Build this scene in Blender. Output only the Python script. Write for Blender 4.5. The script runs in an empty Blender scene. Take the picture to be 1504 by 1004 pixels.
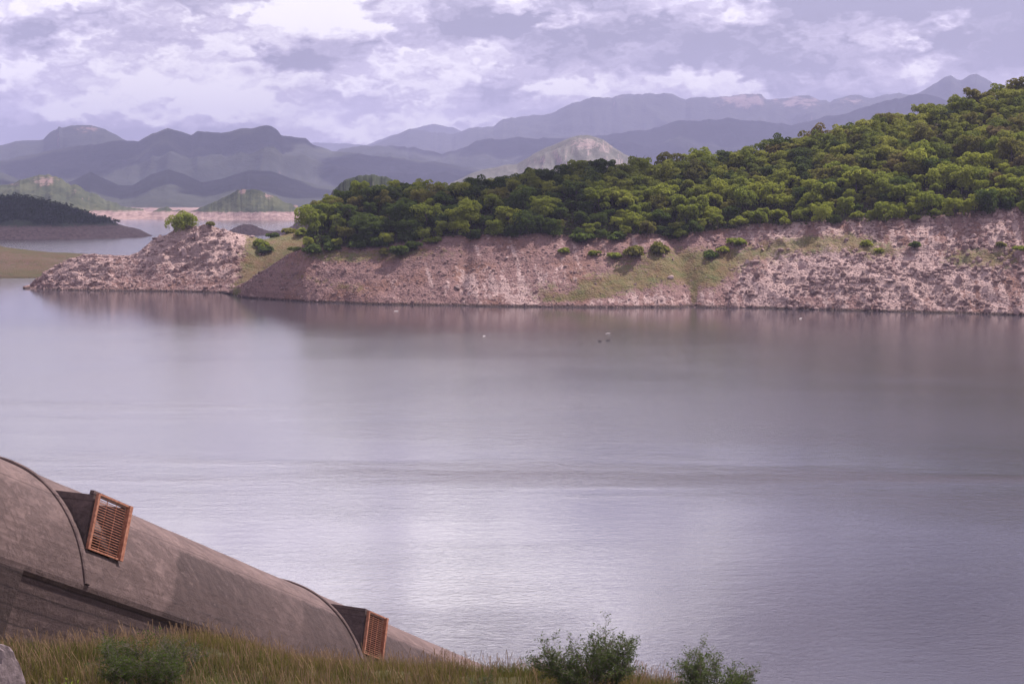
import bpy, math, random
import numpy as np
from mathutils import Matrix, Vector

random.seed(7)
RNG = np.random.default_rng(11)
SC = bpy.context.scene
COL = SC.collection
H = 28.0                                   # camera height above the water, metres
F_PX = 2089.0                              # focal length in photo pixels (50 mm on 36 mm)
PITCH = math.atan(212 / F_PX)
cp, sp = math.cos(PITCH), math.sin(PITCH)


# ------------------------------------------------------------------ camera maths
def ray(px, py):
    u = (px - 752) / F_PX
    w = -(py - 502) / F_PX
    return np.array([u, cp + w * sp, -sp + w * cp])


def P(px, py, d):
    """world point seen at photo pixel (px,py) at ground distance y = d"""
    r = ray(px, py)
    return np.array([0, 0, H]) + r * (d / r[1])


def W(px, py, z=0.0):
    """world point on the horizontal plane z seen at (px,py)"""
    r = ray(px, py)
    return np.array([0, 0, H]) + r * ((z - H) / r[2])


def proj(X):
    x, y, z = X[0], X[1], X[2] - H
    d = y * cp - z * sp
    return 752 + F_PX * x / d, 502 - F_PX * (y * sp + z * cp) / d


# ------------------------------------------------------------------ noise
def _h(ix, iy, seed):
    n = (ix.astype(np.int64) * 374761393 + iy.astype(np.int64) * 668265263 + seed * 144269504) & 0xFFFFFFFF
    n = ((n ^ (n >> 13)) * 1274126177) & 0xFFFFFFFF
    n = n ^ (n >> 16)
    return (n & 0xFFFF) / 65535.0


def vn(x, y, seed=0):
    x = np.asarray(x, float); y = np.asarray(y, float)
    ix = np.floor(x); iy = np.floor(y)
    fx = x - ix; fy = y - iy
    fx = fx * fx * fx * (fx * (fx * 6 - 15) + 10); fy = fy * fy * fy * (fy * (fy * 6 - 15) + 10)
    a = _h(ix, iy, seed); b = _h(ix + 1, iy, seed); c = _h(ix, iy + 1, seed); d = _h(ix + 1, iy + 1, seed)
    return (a * (1 - fx) + b * fx) * (1 - fy) + (c * (1 - fx) + d * fx) * fy * 1.0


def fbm(x, y, seed=0, octv=5, gain=.5):
    s = 0; a = 1; t = 0
    x = np.asarray(x, float); y = np.asarray(y, float)
    for i in range(octv):
        c, sn = math.cos(.7 * i), math.sin(.7 * i)
        s = s + a * vn(x * c - y * sn + 17.3 * i, x * sn + y * c - 9.1 * i, seed + i * 31)
        t += a; a *= gain; x = x * 2.03; y = y * 2.03
    return s / t


def ridged(x, y, seed=0, octv=4, gain=.55):
    s = 0; a = 1; t = 0
    x = np.asarray(x, float); y = np.asarray(y, float)
    for i in range(octv):
        n = 1 - np.abs(2 * vn(x + 11.7 * i, y - 5.3 * i, seed + i * 17) - 1)
        s = s + a * n * n; t += a; a *= gain; x = x * 2.1; y = y * 2.1
    return s / t


def sst(a, b, x):
    t = np.clip((np.asarray(x, float) - a) / (b - a), 0, 1)
    return t * t * (3 - 2 * t)


def ip(pts, x):
    pts = sorted(pts)
    return np.interp(x, [p[0] for p in pts], [p[1] for p in pts])


# ------------------------------------------------------------------ mesh helpers
def mesh_np(name, v, f, smooth=False, attrs=None):
    v = np.asarray(v, np.float32); f = np.asarray(f, np.int32)
    me = bpy.data.meshes.new(name)
    nf, k = f.shape
    me.vertices.add(len(v)); me.vertices.foreach_set('co', v.ravel())
    me.loops.add(nf * k); me.loops.foreach_set('vertex_index', f.ravel())
    me.polygons.add(nf); me.polygons.foreach_set('loop_start', np.arange(0, nf * k, k, dtype=np.int32))
    me.polygons.foreach_set('loop_total', np.full(nf, k, np.int32))
    me.polygons.foreach_set('use_smooth', np.full(nf, smooth, bool))
    me.update(calc_edges=True)
    for n, (kind, data) in (attrs or {}).items():
        if kind == 'COL':
            at = me.color_attributes.new(n, 'FLOAT_COLOR', 'POINT')
            d = np.c_[np.asarray(data, np.float32), np.ones(len(v), np.float32)]
            at.data.foreach_set('color', d.astype(np.float32).ravel())
        else:
            at = me.attributes.new(n, 'FLOAT', 'POINT')
            at.data.foreach_set('value', np.asarray(data, np.float32).ravel())
    return me


def link(name, me, mat=None, parent=None):
    o = bpy.data.objects.new(name, me)
    COL.objects.link(o)
    if mat is not None and me is not None:
        if len(me.materials) == 0:
            me.materials.append(mat)
    if parent is not None:
        o.parent = parent
    return o


def tag(o, label=None, cat=None, group=None, kind=None):
    if label: o['label'] = label
    if cat: o['category'] = cat
    if group: o['group'] = group
    if kind: o['kind'] = kind
    return o


def structure(o): return tag(o, kind='structure')


def grid_faces(nr, nc):
    i = np.arange(nr - 1)[:, None] * nc + np.arange(nc - 1)[None, :]
    i = i.ravel()
    return np.stack([i, i + 1, i + nc + 1, i + nc], 1)


class MB:
    """collects boxes and tubes into one mesh"""
    def __init__(self): self.v = []; self.f = []
    def hexa(self, c8):
        b = len(self.v); self.v += [tuple(p) for p in c8]
        for q in ((0, 3, 2, 1), (4, 5, 6, 7), (0, 1, 5, 4), (1, 2, 6, 5), (2, 3, 7, 6), (3, 0, 4, 7)):
            self.f.append(tuple(b + k for k in q))
    def box(self, x0, x1, y0, y1, z0, z1):
        self.hexa([(x0, y0, z0), (x1, y0, z0), (x1, y1, z0), (x0, y1, z0), (x0, y0, z1), (x1, y0, z1), (x1, y1, z1), (x0, y1, z1)])
    def prism(self, poly, x0, x1):
        """polygon in (y,z) extruded along x"""
        b = len(self.v); n = len(poly)
        self.v += [(x0, p[0], p[1]) for p in poly] + [(x1, p[0], p[1]) for p in poly]
        self.f.append(tuple(b + k for k in range(n))); self.f.append(tuple(b + n + k for k in reversed(range(n))))
        for k in range(n):
            j = (k + 1) % n
            self.f.append((b + k, b + n + k, b + n + j, b + j))
    def tube(self, p, q, r0, r1, n=5):
        p = np.array(p, float); q = np.array(q, float); d = q - p; L = np.linalg.norm(d)
        if L < 1e-6: return
        d /= L; a = np.cross(d, [0, 0, 1.0] if abs(d[2]) < .9 else [1.0, 0, 0]); a /= np.linalg.norm(a); c = np.cross(d, a)
        b = len(self.v)
        for (o, r) in ((p, r0), (q, r1)):
            for k in range(n):
                t = 2 * math.pi * k / n
                self.v.append(tuple(o + r * (math.cos(t) * a + math.sin(t) * c)))
        for k in range(n):
            j = (k + 1) % n
            self.f.append((b + k, b + j, b + n + j, b + n + k))
    def mesh(self, name, bevel=0):
        me = bpy.data.meshes.new(name); me.from_pydata(self.v, [], self.f)
        import bmesh
        bm = bmesh.new(); bm.from_mesh(me)
        bmesh.ops.recalc_face_normals(bm, faces=bm.faces[:])
        if bevel:
            bmesh.ops.bevel(bm, geom=[e for e in bm.edges if len(e.link_faces) == 2 and e.calc_face_angle(0) > .6], offset=bevel, segments=2, affect='EDGES', profile=.6)
        bm.to_mesh(me); bm.free()
        return me


# ------------------------------------------------------------------ materials
class G:
    def __init__(self, tree): self.t = tree; self.L = tree.links
    def n(self, typ, **kw):
        nd = self.t.nodes.new(typ)
        for k, v in kw.items(): setattr(nd, k, v)
        return nd
    def put(self, sock, v):
        if isinstance(v, bpy.types.NodeSocket): self.L.new(v, sock)
        elif isinstance(v, (tuple, list)) and len(v) == 3 and sock.type == 'RGBA': sock.default_value = (*v, 1)
        else: sock.default_value = v
    def m(self, op, a, b=0.0, c=0.0, clamp=False):
        nd = self.n('ShaderNodeMath', operation=op); nd.use_clamp = clamp
        for i, x in enumerate((a, b, c)): self.put(nd.inputs[i], x)
        return nd.outputs[0]
    def vec(self, x, y, z):
        nd = self.n('ShaderNodeCombineXYZ')
        for i, q in enumerate((x, y, z)): self.put(nd.inputs[i], q)
        return nd.outputs[0]
    def sep(self, v):
        nd = self.n('ShaderNodeSeparateXYZ'); self.put(nd.inputs[0], v); return nd.outputs
    def map(self, v, scale=(1, 1, 1), rot=(0, 0, 0), loc=(0, 0, 0)):
        nd = self.n('ShaderNodeMapping'); self.put(nd.inputs['Vector'], v)
        nd.inputs['Scale'].default_value = scale; nd.inputs['Rotation'].default_value = rot; nd.inputs['Location'].default_value = loc
        return nd.outputs[0]
    def noise(self, v, scale=1.0, detail=5.0, rough=.55, dist=0.0):
        nd = self.n('ShaderNodeTexNoise'); self.put(nd.inputs['Vector'], v)
        nd.inputs['Scale'].default_value = scale; nd.inputs['Detail'].default_value = detail
        nd.inputs['Roughness'].default_value = rough; nd.inputs['Distortion'].default_value = dist
        return nd.outputs[0]
    def voro(self, v, scale=1.0, feature='F1'):
        nd = self.n('ShaderNodeTexVoronoi', feature=feature); self.put(nd.inputs['Vector'], v); nd.inputs['Scale'].default_value = scale
        return nd
    def ramp(self, fac, stops, interp='LINEAR'):
        nd = self.n('ShaderNodeValToRGB'); self.put(nd.inputs[0], fac); r = nd.color_ramp; r.interpolation = interp
        while len(r.elements) < len(stops): r.elements.new(.5)
        for e, (p, c) in zip(r.elements, stops):
            e.position = p; e.color = (c, c, c, 1) if isinstance(c, (int, float)) else (*c, 1)
        return nd.outputs[0]
    def mix(self, fac, a, b, mode='MIX'):
        nd = self.n('ShaderNodeMix', data_type='RGBA', blend_type=mode)
        self.put(nd.inputs[0], fac); self.put(nd.inputs[6], a); self.put(nd.inputs[7], b)
        return nd.outputs[2]
    def attr(self, name, out='Fac'): return self.n('ShaderNodeAttribute', attribute_name=name).outputs[out]
    def bump(self, h, strength=.5, dist=.1, normal=None):
        nd = self.n('ShaderNodeBump'); self.put(nd.inputs['Height'], h)
        nd.inputs['Strength'].default_value = strength; nd.inputs['Distance'].default_value = dist
        if normal is not None: self.put(nd.inputs['Normal'], normal)
        return nd.outputs[0]
    def step(self, x, lo, hi):
        nd = self.n('ShaderNodeMapRange', interpolation_type='SMOOTHSTEP')
        self.put(nd.inputs[0], x); self.put(nd.inputs[1], lo); self.put(nd.inputs[2], hi)
        return nd.outputs[0]


def new_mat(name):
    m = bpy.data.materials.new(name); m.use_nodes = True
    t = m.node_tree; t.nodes.clear(); g = G(t)
    g.out = g.n('ShaderNodeOutputMaterial')
    return m, g


def principled(g, color, rough=.9, normal=None, spec=.3):
    b = g.n('ShaderNodeBsdfPrincipled')
    g.put(b.inputs['Base Color'], color); g.put(b.inputs['Roughness'], rough); b.inputs['Specular IOR Level'].default_value = spec
    if normal is not None: g.put(b.inputs['Normal'], normal)
    g.L.new(b.outputs[0], g.out.inputs[0])
    return b


def coord(g, which='Object'): return g.n('ShaderNodeTexCoord').outputs[which]


ROCK = (.208, .126, .123); ROCK_PALE = (.36, .25, .24); ROCK_DARK = (.070, .042, .042)


def mat_bank(name='bank_rock', pale_bias=0.0, dim=1.0):
    """reservoir bank: pinkish rubble, dry grass where the 'grass' attribute says, leaf litter where 'wood' says"""
    m, g = new_mat(name)
    c = coord(g)
    big = g.noise(c, .09, 4); mid = g.noise(c, .7, 5, .6); fine = g.noise(c, 2.6, 4, .7)
    v = g.voro(g.map(c, (1, 1, 1.6)), 1.5)
    k = g.m('ADD', g.m('MULTIPLY', mid, .55), g.m('MULTIPLY', fine, .45))
    rock = g.ramp(k, [(.30, ROCK_DARK), (.47, ROCK), (.62, (.205, .132, .12)), (.75, ROCK_PALE)])
    rock = g.mix(g.m('MULTIPLY', g.sep(v.outputs['Color'])[0], .35), rock, (.215, .135, .122))
    rock = g.mix(g.step(big, .48, .66), rock, (.18, .10, .082))
    pale = g.m('ADD', g.attr('pale'), pale_bias)
    pm = g.step(g.m('ADD', g.m('SUBTRACT', pale, .5), g.m('MULTIPLY', g.m('SUBTRACT', mid, .5), 1.6)), -.05, .18)
    rock = g.mix(g.m('MULTIPLY', pm, .75), rock, (.40, .295, .28))
    zz = g.sep(g.n('ShaderNodeNewGeometry').outputs['Position'])[2]
    lines = g.noise(g.map(c, (.03, .03, 1.5)), 1.0, 3, .6)
    rock = g.mix(g.m('MULTIPLY', g.step(lines, .50, .62), .42), rock, tuple(q_ * .55 for q_ in ROCK))
    rock = g.mix(g.step(zz, .75, .25), rock, (.045, .030, .028))
    gm = g.attr('grass')
    gk = g.step(g.m('ADD', g.m('SUBTRACT', gm, .55), g.m('ADD', g.m('MULTIPLY', g.m('SUBTRACT', mid, .5), 1.5), g.m('MULTIPLY', g.m('SUBTRACT', fine, .5), .8))), -.15, .25)
    gcol = g.ramp(g.noise(c, .22, 4, .65), [(.3, (.135, .085, .042)), (.5, (.115, .098, .038)), (.68, (.075, .095, .026))])
    col = g.mix(g.m('MULTIPLY', gk, .85), rock, gcol)
    if dim != 1.0: col = g.mix(1.0, col, (dim, dim * .97, dim * .95), 'MULTIPLY')
    wm = g.step(g.m('ADD', g.attr('wood'), g.m('MULTIPLY', g.m('SUBTRACT', mid, .5), .6)), .4, .6)
    col = g.mix(wm, col, (.06, .05, .03))
    h = g.m('ADD', g.m('MULTIPLY', v.outputs['Distance'], -.6), g.m('ADD', mid, g.m('MULTIPLY', fine, .5)))
    principled(g, col, .95, g.bump(h, .9, .5), .15)
    return m


def mat_mountain(name, veg, veg2, rock, line=10.5, steep=.72, scale=.01, clear=None, bandk=.9):
    """wooded slopes, bare rock where steep, bare drawdown band below the old water line"""
    m, g = new_mat(name)
    geo = g.n('ShaderNodeNewGeometry'); pos = geo.outputs['Position']; z = g.sep(pos)[2]
    nz = g.sep(geo.outputs['True Normal'])[2]
    n1 = g.noise(pos, scale, 6, .65); n2 = g.noise(pos, scale * 7, 5, .7)
    v = g.mix(g.step(g.m('ADD', g.m('MULTIPLY', n1, .5), g.m('MULTIPLY', n2, .5)), .38, .62), veg, veg2)
    if clear: v = g.mix(g.step(g.noise(pos, scale * .3, 3), .57, .66), v, clear)  # paler patches paint sunlit spots onto the shaded range
    st = g.m('ADD', nz, g.m('MULTIPLY', g.m('SUBTRACT', n2, .5), .5))
    col = g.mix(g.step(st, steep, steep - .14), v, g.mix(n2, rock, tuple(q * .6 for q in rock)))
    band = g.step(g.m('ADD', z, g.m('MULTIPLY', g.m('SUBTRACT', n2, .5), 9.0)), line, line - 1.5)
    col = g.mix(band, col, g.mix(g.step(n2, .35, .65), *(tuple(q_ * bandk for q_ in (.20, .13, .12)), tuple(q_ * bandk for q_ in (.36, .26, .235)))))
    tr = g.attr('rock')
    col = g.mix(g.m('MULTIPLY', g.step(g.m('ADD', tr, g.m('MULTIPLY', g.m('SUBTRACT', n2, .5), 2.6)), .45, .75), .85), col, rock)
    principled(g, col, .95, g.bump(g.m('ADD', n1, g.m('MULTIPLY', n2, .35)), .6, .12 / scale), .1)
    return m


def mat_leaf(name, a, b, trans=.5):
    m, g = new_mat(name)
    oi = g.n('ShaderNodeObjectInfo').outputs['Random']
    geo = g.n('ShaderNodeNewGeometry'); isl = geo.outputs['Random Per Island']
    col = g.mix(g.m('ADD', g.m('MULTIPLY', oi, .6), g.m('MULTIPLY', isl, .4)), a, b)
    d = g.n('ShaderNodeBsdfDiffuse'); g.put(d.inputs[0], col)
    t = g.n('ShaderNodeBsdfTranslucent'); g.put(t.inputs[0], g.mix(.5, col, (b[0] * 1.2, b[1] * 1.35, b[2] * .8)))
    x = g.n('ShaderNodeMixShader'); x.inputs[0].default_value = trans
    g.L.new(d.outputs[0], x.inputs[1]); g.L.new(t.outputs[0], x.inputs[2]); g.L.new(x.outputs[0], g.out.inputs[0])
    return m


def mat_attr(name, rough=.9, trans=0.0, attr='col'):
    m, g = new_mat(name)
    col = g.attr(attr, 'Color')
    if trans:
        d = g.n('ShaderNodeBsdfDiffuse'); g.put(d.inputs[0], col)
        t = g.n('ShaderNodeBsdfTranslucent'); g.put(t.inputs[0], col)
        x = g.n('ShaderNodeMixShader'); x.inputs[0].default_value = trans
        g.L.new(d.outputs[0], x.inputs[1]); g.L.new(t.outputs[0], x.inputs[2]); g.L.new(x.outputs[0], g.out.inputs[0])
    else:
        c = coord(g); f = g.noise(c, 4.0, 3, .6)
        principled(g, g.mix(g.m('MULTIPLY', f, .5), col, tuple(q * .55 for q in ROCK)), rough, g.bump(f, .6, .12), .2)
    return m


def mat_bark():
    m, g = new_mat('bark'); c = coord(g)
    n = g.noise(g.map(c, (6, 6, 1.2)), 2.0, 4)
    principled(g, g.ramp(n, [(.3, (.07, .055, .045)), (.7, (.19, .16, .14))]), .9, g.bump(n, .5, .03)); return m


def mat_concrete(name, dark=1.0, stain=True):
    """cast concrete: board marks along the conduit, patchy stains with jagged edges on the flank"""
    m, g = new_mat(name); c = coord(g); s, y, u = g.sep(c)
    n = g.noise(c, .8, 6, .65); f = g.noise(c, 7.0, 4, .6)
    boards = g.noise(g.map(c, (.25, 1, 5.5)), 1.0, 4, .6)
    base = g.ramp(g.m('ADD', g.m('MULTIPLY', n, .6), g.m('MULTIPLY', f, .4)),
                  [(.3, tuple(q * dark for q in (.055, .039, .040))), (.55, tuple(q * dark for q in (.128, .090, .087))), (.75, tuple(q * dark for q in (.195, .140, .134)))])
    # stained skirts: clean crown above the day joint, dark weathered skin below it with slanting ragged edges
    pat = g.step(g.noise(g.map(c, (.5, 1, 1.6), (0, .5, 0)), .9, 6, .7, .6), .38, .62)
    strk = g.step(g.noise(g.map(c, (2.4, .4, .5), (0, .35, 0)), 1.0, 5, .7), .35, .7)
    jag = g.m('MULTIPLY', g.m('SUBTRACT', n, .5), 1.5); jag2 = g.m('MULTIPLY', g.m('SUBTRACT', f, .5), .5)
    low = g.step(g.m('SUBTRACT', g.m('ADD', 2.62, g.m('ADD', g.m('MULTIPLY', jag, .35), jag2)), u), -.06, .10)
    sl = g.m('ADD', g.m('SUBTRACT', s, u), g.m('ADD', jag, jag2))
    p1 = g.m('MULTIPLY', g.step(sl, 3.95, 4.25), g.m('SUBTRACT', 1.0, g.m('MULTIPLY', g.step(sl, 7.0, 13.0), .45)))
    p2 = g.step(sl, 12.9, 13.1)
    sk = g.m('MULTIPLY', low, g.m('MAXIMUM', p1, p2))
    if stain:
        base = g.mix(g.m('MULTIPLY', low, g.m('ADD', .12, g.m('MULTIPLY', pat, .35))), base, (.060, .040, .039))
        base = g.mix(g.m('MULTIPLY', sk, g.m('ADD', .60, g.m('MULTIPLY', strk, .36))), base, (.030, .021, .022))
    mot = g.step(g.noise(c, 1.7, 9, .74, .3), .44, .60)
    base = g.mix(g.m('MULTIPLY', mot, g.m('ADD', .06, g.m('MULTIPLY', low, .5))), base, (.045, .031, .031))
    spk = g.step(g.noise(c, 3.3, 6, .7), .60, .70)
    base = g.mix(g.m('MULTIPLY', spk, .35), base, (.20, .15, .145))
    jl = g.step(g.m('ABSOLUTE', g.m('SUBTRACT', u, g.m('ADD', 2.72, g.m('MULTIPLY', f, .05)))), .035, .012)
    base = g.mix(g.m('MULTIPLY', jl, .55), base, (.035, .024, .024))
    dr = g.step(g.noise(g.map(c, (3.2, .4, .35)), 1.0, 4, .7), .53, .72)
    base = g.mix(g.m('MULTIPLY', g.m('MULTIPLY', dr, g.step(u, 2.6, 1.2)), .5), base, (.05, .034, .034))
    base = g.mix(g.m('MULTIPLY', g.m('MULTIPLY', g.step(boards, .60, .42), g.step(u, 2.3, .8)), .6), base, (.055, .037, .036))
    wall = g.step(u, -.12, -.2)
    base = g.mix(g.m('MULTIPLY', wall, g.m('MULTIPLY', g.step(boards, .60, .40), .6)), base, (.05, .034, .035))
    base = g.mix(g.m('MULTIPLY', wall, g.m('MULTIPLY', g.step(g.noise(c, .55, 5, .7), .5, .62), .7)), base, (.055, .037, .039))
    h = g.m('ADD', g.m('MULTIPLY', boards, .7), g.m('ADD', g.m('MULTIPLY', f, .3), n))
    course = g.step(g.m('ABSOLUTE', g.m('SUBTRACT', g.m('FRACT', g.m('ADD', g.m('MULTIPLY', u, 2.1), g.m('MULTIPLY', n, .25))), .5)), .09, .03)
    base = g.mix(g.m('MULTIPLY', g.m('MULTIPLY', wall, course), .85), base, (.03, .021, .022))
    h = g.m('ADD', h, g.m('MULTIPLY', mot, -.5))
    principled(g, base, .92, g.bump(h, .65, .06), .2); return m


def mat_rust():
    m, g = new_mat('rusted_orange_steel'); c = coord(g)
    n = g.noise(c, 9.0, 4, .6)
    principled(g, g.ramp(n, [(.3, (.15, .055, .036)), (.5, (.28, .115, .072)), (.75, (.37, .19, .13))]), .75, g.bump(n, .3, .01), .3); return m


def mat_plain(name, a, b, scale=3.0):
    m, g = new_mat(name); c = coord(g); n = g.noise(c, scale, 5, .65)
    principled(g, g.ramp(n, [(.3, a), (.7, b)]), .9, g.bump(n, .6, .2 / scale)); return m


def mat_water():
    m, g = new_mat('lake_water')
    pos = g.n('ShaderNodeNewGeometry').outputs['Position']
    x, y, z = g.sep(pos)
    def blob(cx, cy, sx, sy, tilt=0.0):
        dx = g.m('SUBTRACT', x, cx); dy = g.m('SUBTRACT', g.m('SUBTRACT', y, cy), g.m('MULTIPLY', dx, tilt))
        q = g.m('ADD', g.m('POWER', g.m('ABSOLUTE', g.m('DIVIDE', dx, sx)), 2.0), g.m('POWER', g.m('ABSOLUTE', g.m('DIVIDE', dy, sy)), 2.0))
        return g.m('EXPONENT', g.m('MULTIPLY', q, -1.0))
    patch = g.noise(g.map(pos, (.006, .02, 1), (0, 0, -.12)), 1.0, 4, .6, .4)
    ruf = g.m('ADD', g.m('MULTIPLY', g.step(patch, .50, .68), g.step(y, 235.0, 190.0)), g.m('MULTIPLY', blob(46, 178, 38, 15, -.35), .25))
    ruf = g.m('ADD', ruf, g.m('MULTIPLY', blob(60, 128, 45, 4.5, -.1), .15), clamp=True)
    fine = g.noise(g.map(pos, (1.5, 2.6, 1), (0, 0, -.25)), 1.0, 4, .6, .3)
    mid = g.noise(g.map(pos, (.35, .9, 1), (0, 0, -.18)), 1.0, 3, .5, .2)
    lane = g.step(g.noise(g.map(pos, (.012, .035, 1), (0, 0, -.1)), 1.0, 4, .6, .5), .42, .62)
    open_w = g.step(y, 345.0, 275.0)
    amp = g.m('ADD', g.m('ADD', g.m('ADD', .10, g.m('MULTIPLY', g.m('MULTIPLY', open_w, g.step(y, 150.0, 200.0)), .08)), g.m('MULTIPLY', g.m('MULTIPLY', open_w, lane), .12)), g.m('ADD', g.m('MULTIPLY', ruf, .7), g.m('MULTIPLY', g.step(y, 455.0, 520.0), .40)))
    h = g.m('MULTIPLY', g.m('ADD', g.m('MULTIPLY', fine, .12), g.m('MULTIPLY', mid, .11)), amp)
    b = principled(g, (.036, .033, .042), g.m('ADD', .09, g.m('ADD', g.m('MULTIPLY', g.m('MULTIPLY', open_w, g.step(y, 120.0, 190.0)), .09), g.m('MULTIPLY', ruf, .04))), g.bump(h, 1.0, 1.0), .5)
    b.inputs['IOR'].default_value = 1.85
    return m


# ------------------------------------------------------------------ light, sky, camera, render
SUN_AZ, SUN_EL = math.radians(50), math.radians(52)
SUN = np.array([math.sin(SUN_AZ) * math.cos(SUN_EL), math.cos(SUN_AZ) * math.cos(SUN_EL), math.sin(SUN_EL)])
EXPOSURE = .93


def make_world():
    w = bpy.data.worlds.new('World'); SC.world = w; w.use_nodes = True
    t = w.node_tree; t.nodes.clear(); g = G(t)
    out = g.n('ShaderNodeOutputWorld'); bg = g.n('ShaderNodeBackground')
    sky = g.n('ShaderNodeTexSky', sky_type='NISHITA'); sky.sun_disc = False
    sky.sun_elevation = SUN_EL; sky.sun_rotation = SUN_AZ; sky.dust_density = 2.0
    d = coord(g, 'Generated'); x, y, z = g.sep(d)
    az0 = g.m('ARCTAN2', x, y); el0 = g.m('ARCSINE', z)
    wn = g.n('ShaderNodeTexNoise'); g.put(wn.inputs['Vector'], g.vec(g.m('MULTIPLY', az0, 14.0), g.m('MULTIPLY', el0, 26.0), 1.7))
    wn.inputs['Detail'].default_value = 4
    wr, wg, wb = g.sep(wn.outputs['Color'])
    az = g.m('ADD', az0, g.m('MULTIPLY', g.m('SUBTRACT', wr, .5), .07)); el = g.m('ADD', el0, g.m('MULTIPLY', g.m('SUBTRACT', wg, .5), .028))
    def N(a, e, off, seed, det=7, rough=.56):
        return g.noise(g.vec(g.m('MULTIPLY', az, a), g.m('MULTIPLY', g.m('ADD', el, off), e), seed), 1.0, det, rough)
    n1 = N(7.5, 18, 0.0, 3.1); n2 = N(7.5, 18, .017, 3.1); n3 = N(3.2, 12, 0.0, 8.4, 4)
    n4 = N(22, 44, 0.0, 5.2, 6); n5 = N(22, 44, .007, 5.2, 6)
    v = g.m('ADD', .50, g.m('MULTIPLY', g.m('SUBTRACT', n3, .5), 1.2))
    v = g.m('ADD', v, g.m('MULTIPLY', g.m('SUBTRACT', n1, n2), 1.5))
    v = g.m('ADD', v, g.m('MULTIPLY', g.m('SUBTRACT', n1, .5), .9))
    v = g.m('ADD', v, g.m('MULTIPLY', g.m('SUBTRACT', n4, n5), .8))
    def puff(sx, sy, off, seed):
        acc = None
        for (k, wgt) in ((1.0, .62), (2.3, .28), (5.1, .14)):
            vo = g.n('ShaderNodeTexVoronoi', feature='SMOOTH_F1', voronoi_dimensions='2D'); vo.inputs['Smoothness'].default_value = .25; vo.inputs['Scale'].default_value = k
            g.put(vo.inputs['Vector'], g.vec(g.m('ADD', g.m('MULTIPLY', az, sx), seed), g.m('MULTIPLY', g.m('ADD', el, off), sy), 0.0))
            t_ = g.m('MULTIPLY', g.m('SUBTRACT', 1.0, vo.outputs['Distance']), wgt)
            acc = t_ if acc is None else g.m('ADD', acc, t_)
        return acc
    b1 = puff(9.0, 19.0, 0.0, 4.3); b2 = puff(9.0, 19.0, .012, 4.3)
    v = g.m('ADD', v, g.m('MULTIPLY', g.m('SUBTRACT', b1, b2), 1.25))
    v = g.m('ADD', v, g.m('MULTIPLY', g.m('SUBTRACT', b1, .62), .42))
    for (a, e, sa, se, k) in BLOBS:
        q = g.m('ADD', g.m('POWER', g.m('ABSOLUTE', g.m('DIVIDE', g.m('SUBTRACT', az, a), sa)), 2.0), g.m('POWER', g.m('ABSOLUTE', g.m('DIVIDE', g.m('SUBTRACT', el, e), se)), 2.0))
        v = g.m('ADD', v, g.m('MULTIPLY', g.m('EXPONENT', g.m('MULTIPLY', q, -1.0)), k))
    v = g.m('ADD', .555, g.m('MULTIPLY', g.m('SUBTRACT', v, .5), 1.4))
    col = g.ramp(v, [(.0, (.25, .23, .31)), (.32, (.42, .375, .485)), (.58, (.58, .515, .635)), (.80, (.82, .755, .82)), (1.0, (1.02, .955, .95))])
    # sun glow, plus an added bright zone ahead that lightens the lake's reflection
    sd = g.n('ShaderNodeVectorMath', operation='DOT_PRODUCT'); g.put(sd.inputs[0], d); sd.inputs[1].default_value = tuple(SUN)
    glow = g.m('POWER', g.m('MAXIMUM', sd.outputs['Value'], 0.0), 5.0)
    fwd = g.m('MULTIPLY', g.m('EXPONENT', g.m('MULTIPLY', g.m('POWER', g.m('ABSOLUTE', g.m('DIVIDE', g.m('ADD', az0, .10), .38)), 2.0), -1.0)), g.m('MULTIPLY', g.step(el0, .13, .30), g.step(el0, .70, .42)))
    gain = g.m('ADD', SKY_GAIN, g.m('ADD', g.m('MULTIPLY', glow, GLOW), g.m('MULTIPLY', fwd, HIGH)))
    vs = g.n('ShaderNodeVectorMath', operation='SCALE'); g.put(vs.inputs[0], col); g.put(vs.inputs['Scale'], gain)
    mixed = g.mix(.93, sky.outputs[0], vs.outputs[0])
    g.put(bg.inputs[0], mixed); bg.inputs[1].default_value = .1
    g.L.new(bg.outputs[0], out.inputs[0])


def az_el(px, py): return ((px - 752) / F_PX, (290 - py) / F_PX)


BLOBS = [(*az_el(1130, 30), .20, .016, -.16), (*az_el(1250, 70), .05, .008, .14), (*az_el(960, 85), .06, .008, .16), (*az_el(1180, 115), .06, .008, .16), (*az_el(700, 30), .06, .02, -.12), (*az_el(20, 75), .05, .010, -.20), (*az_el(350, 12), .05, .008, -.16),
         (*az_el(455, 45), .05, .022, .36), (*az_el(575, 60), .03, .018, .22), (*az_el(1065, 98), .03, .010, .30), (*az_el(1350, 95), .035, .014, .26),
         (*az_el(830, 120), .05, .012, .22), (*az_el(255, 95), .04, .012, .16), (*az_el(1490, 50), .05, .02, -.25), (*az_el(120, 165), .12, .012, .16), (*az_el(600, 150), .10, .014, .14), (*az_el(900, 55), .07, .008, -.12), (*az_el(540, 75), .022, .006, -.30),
         (0.07, .30, .07, .05, .20), (.26, .153, .20, .016, -.75), (-.09, .176, .022, .005, -.35), (.07, .165, .02, .012, -.35), (.30, .228, .12, .010, -.45), (.05, .20, .5, .012, -.12), (.40, .33, .17, .19, -1.2), (-.13, .17, .10, .05, .18), (-.087, .27, .016, .12, -.28), (.07, .185, .025, .02, -.3), (.30, .10, .3, .03, -.1)]  # mostly high patches, shaped for light and dark streaks mirrored in the lake
SKY_GAIN, GLOW, HIGH = 8.0, 1.5, 21.0

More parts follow.
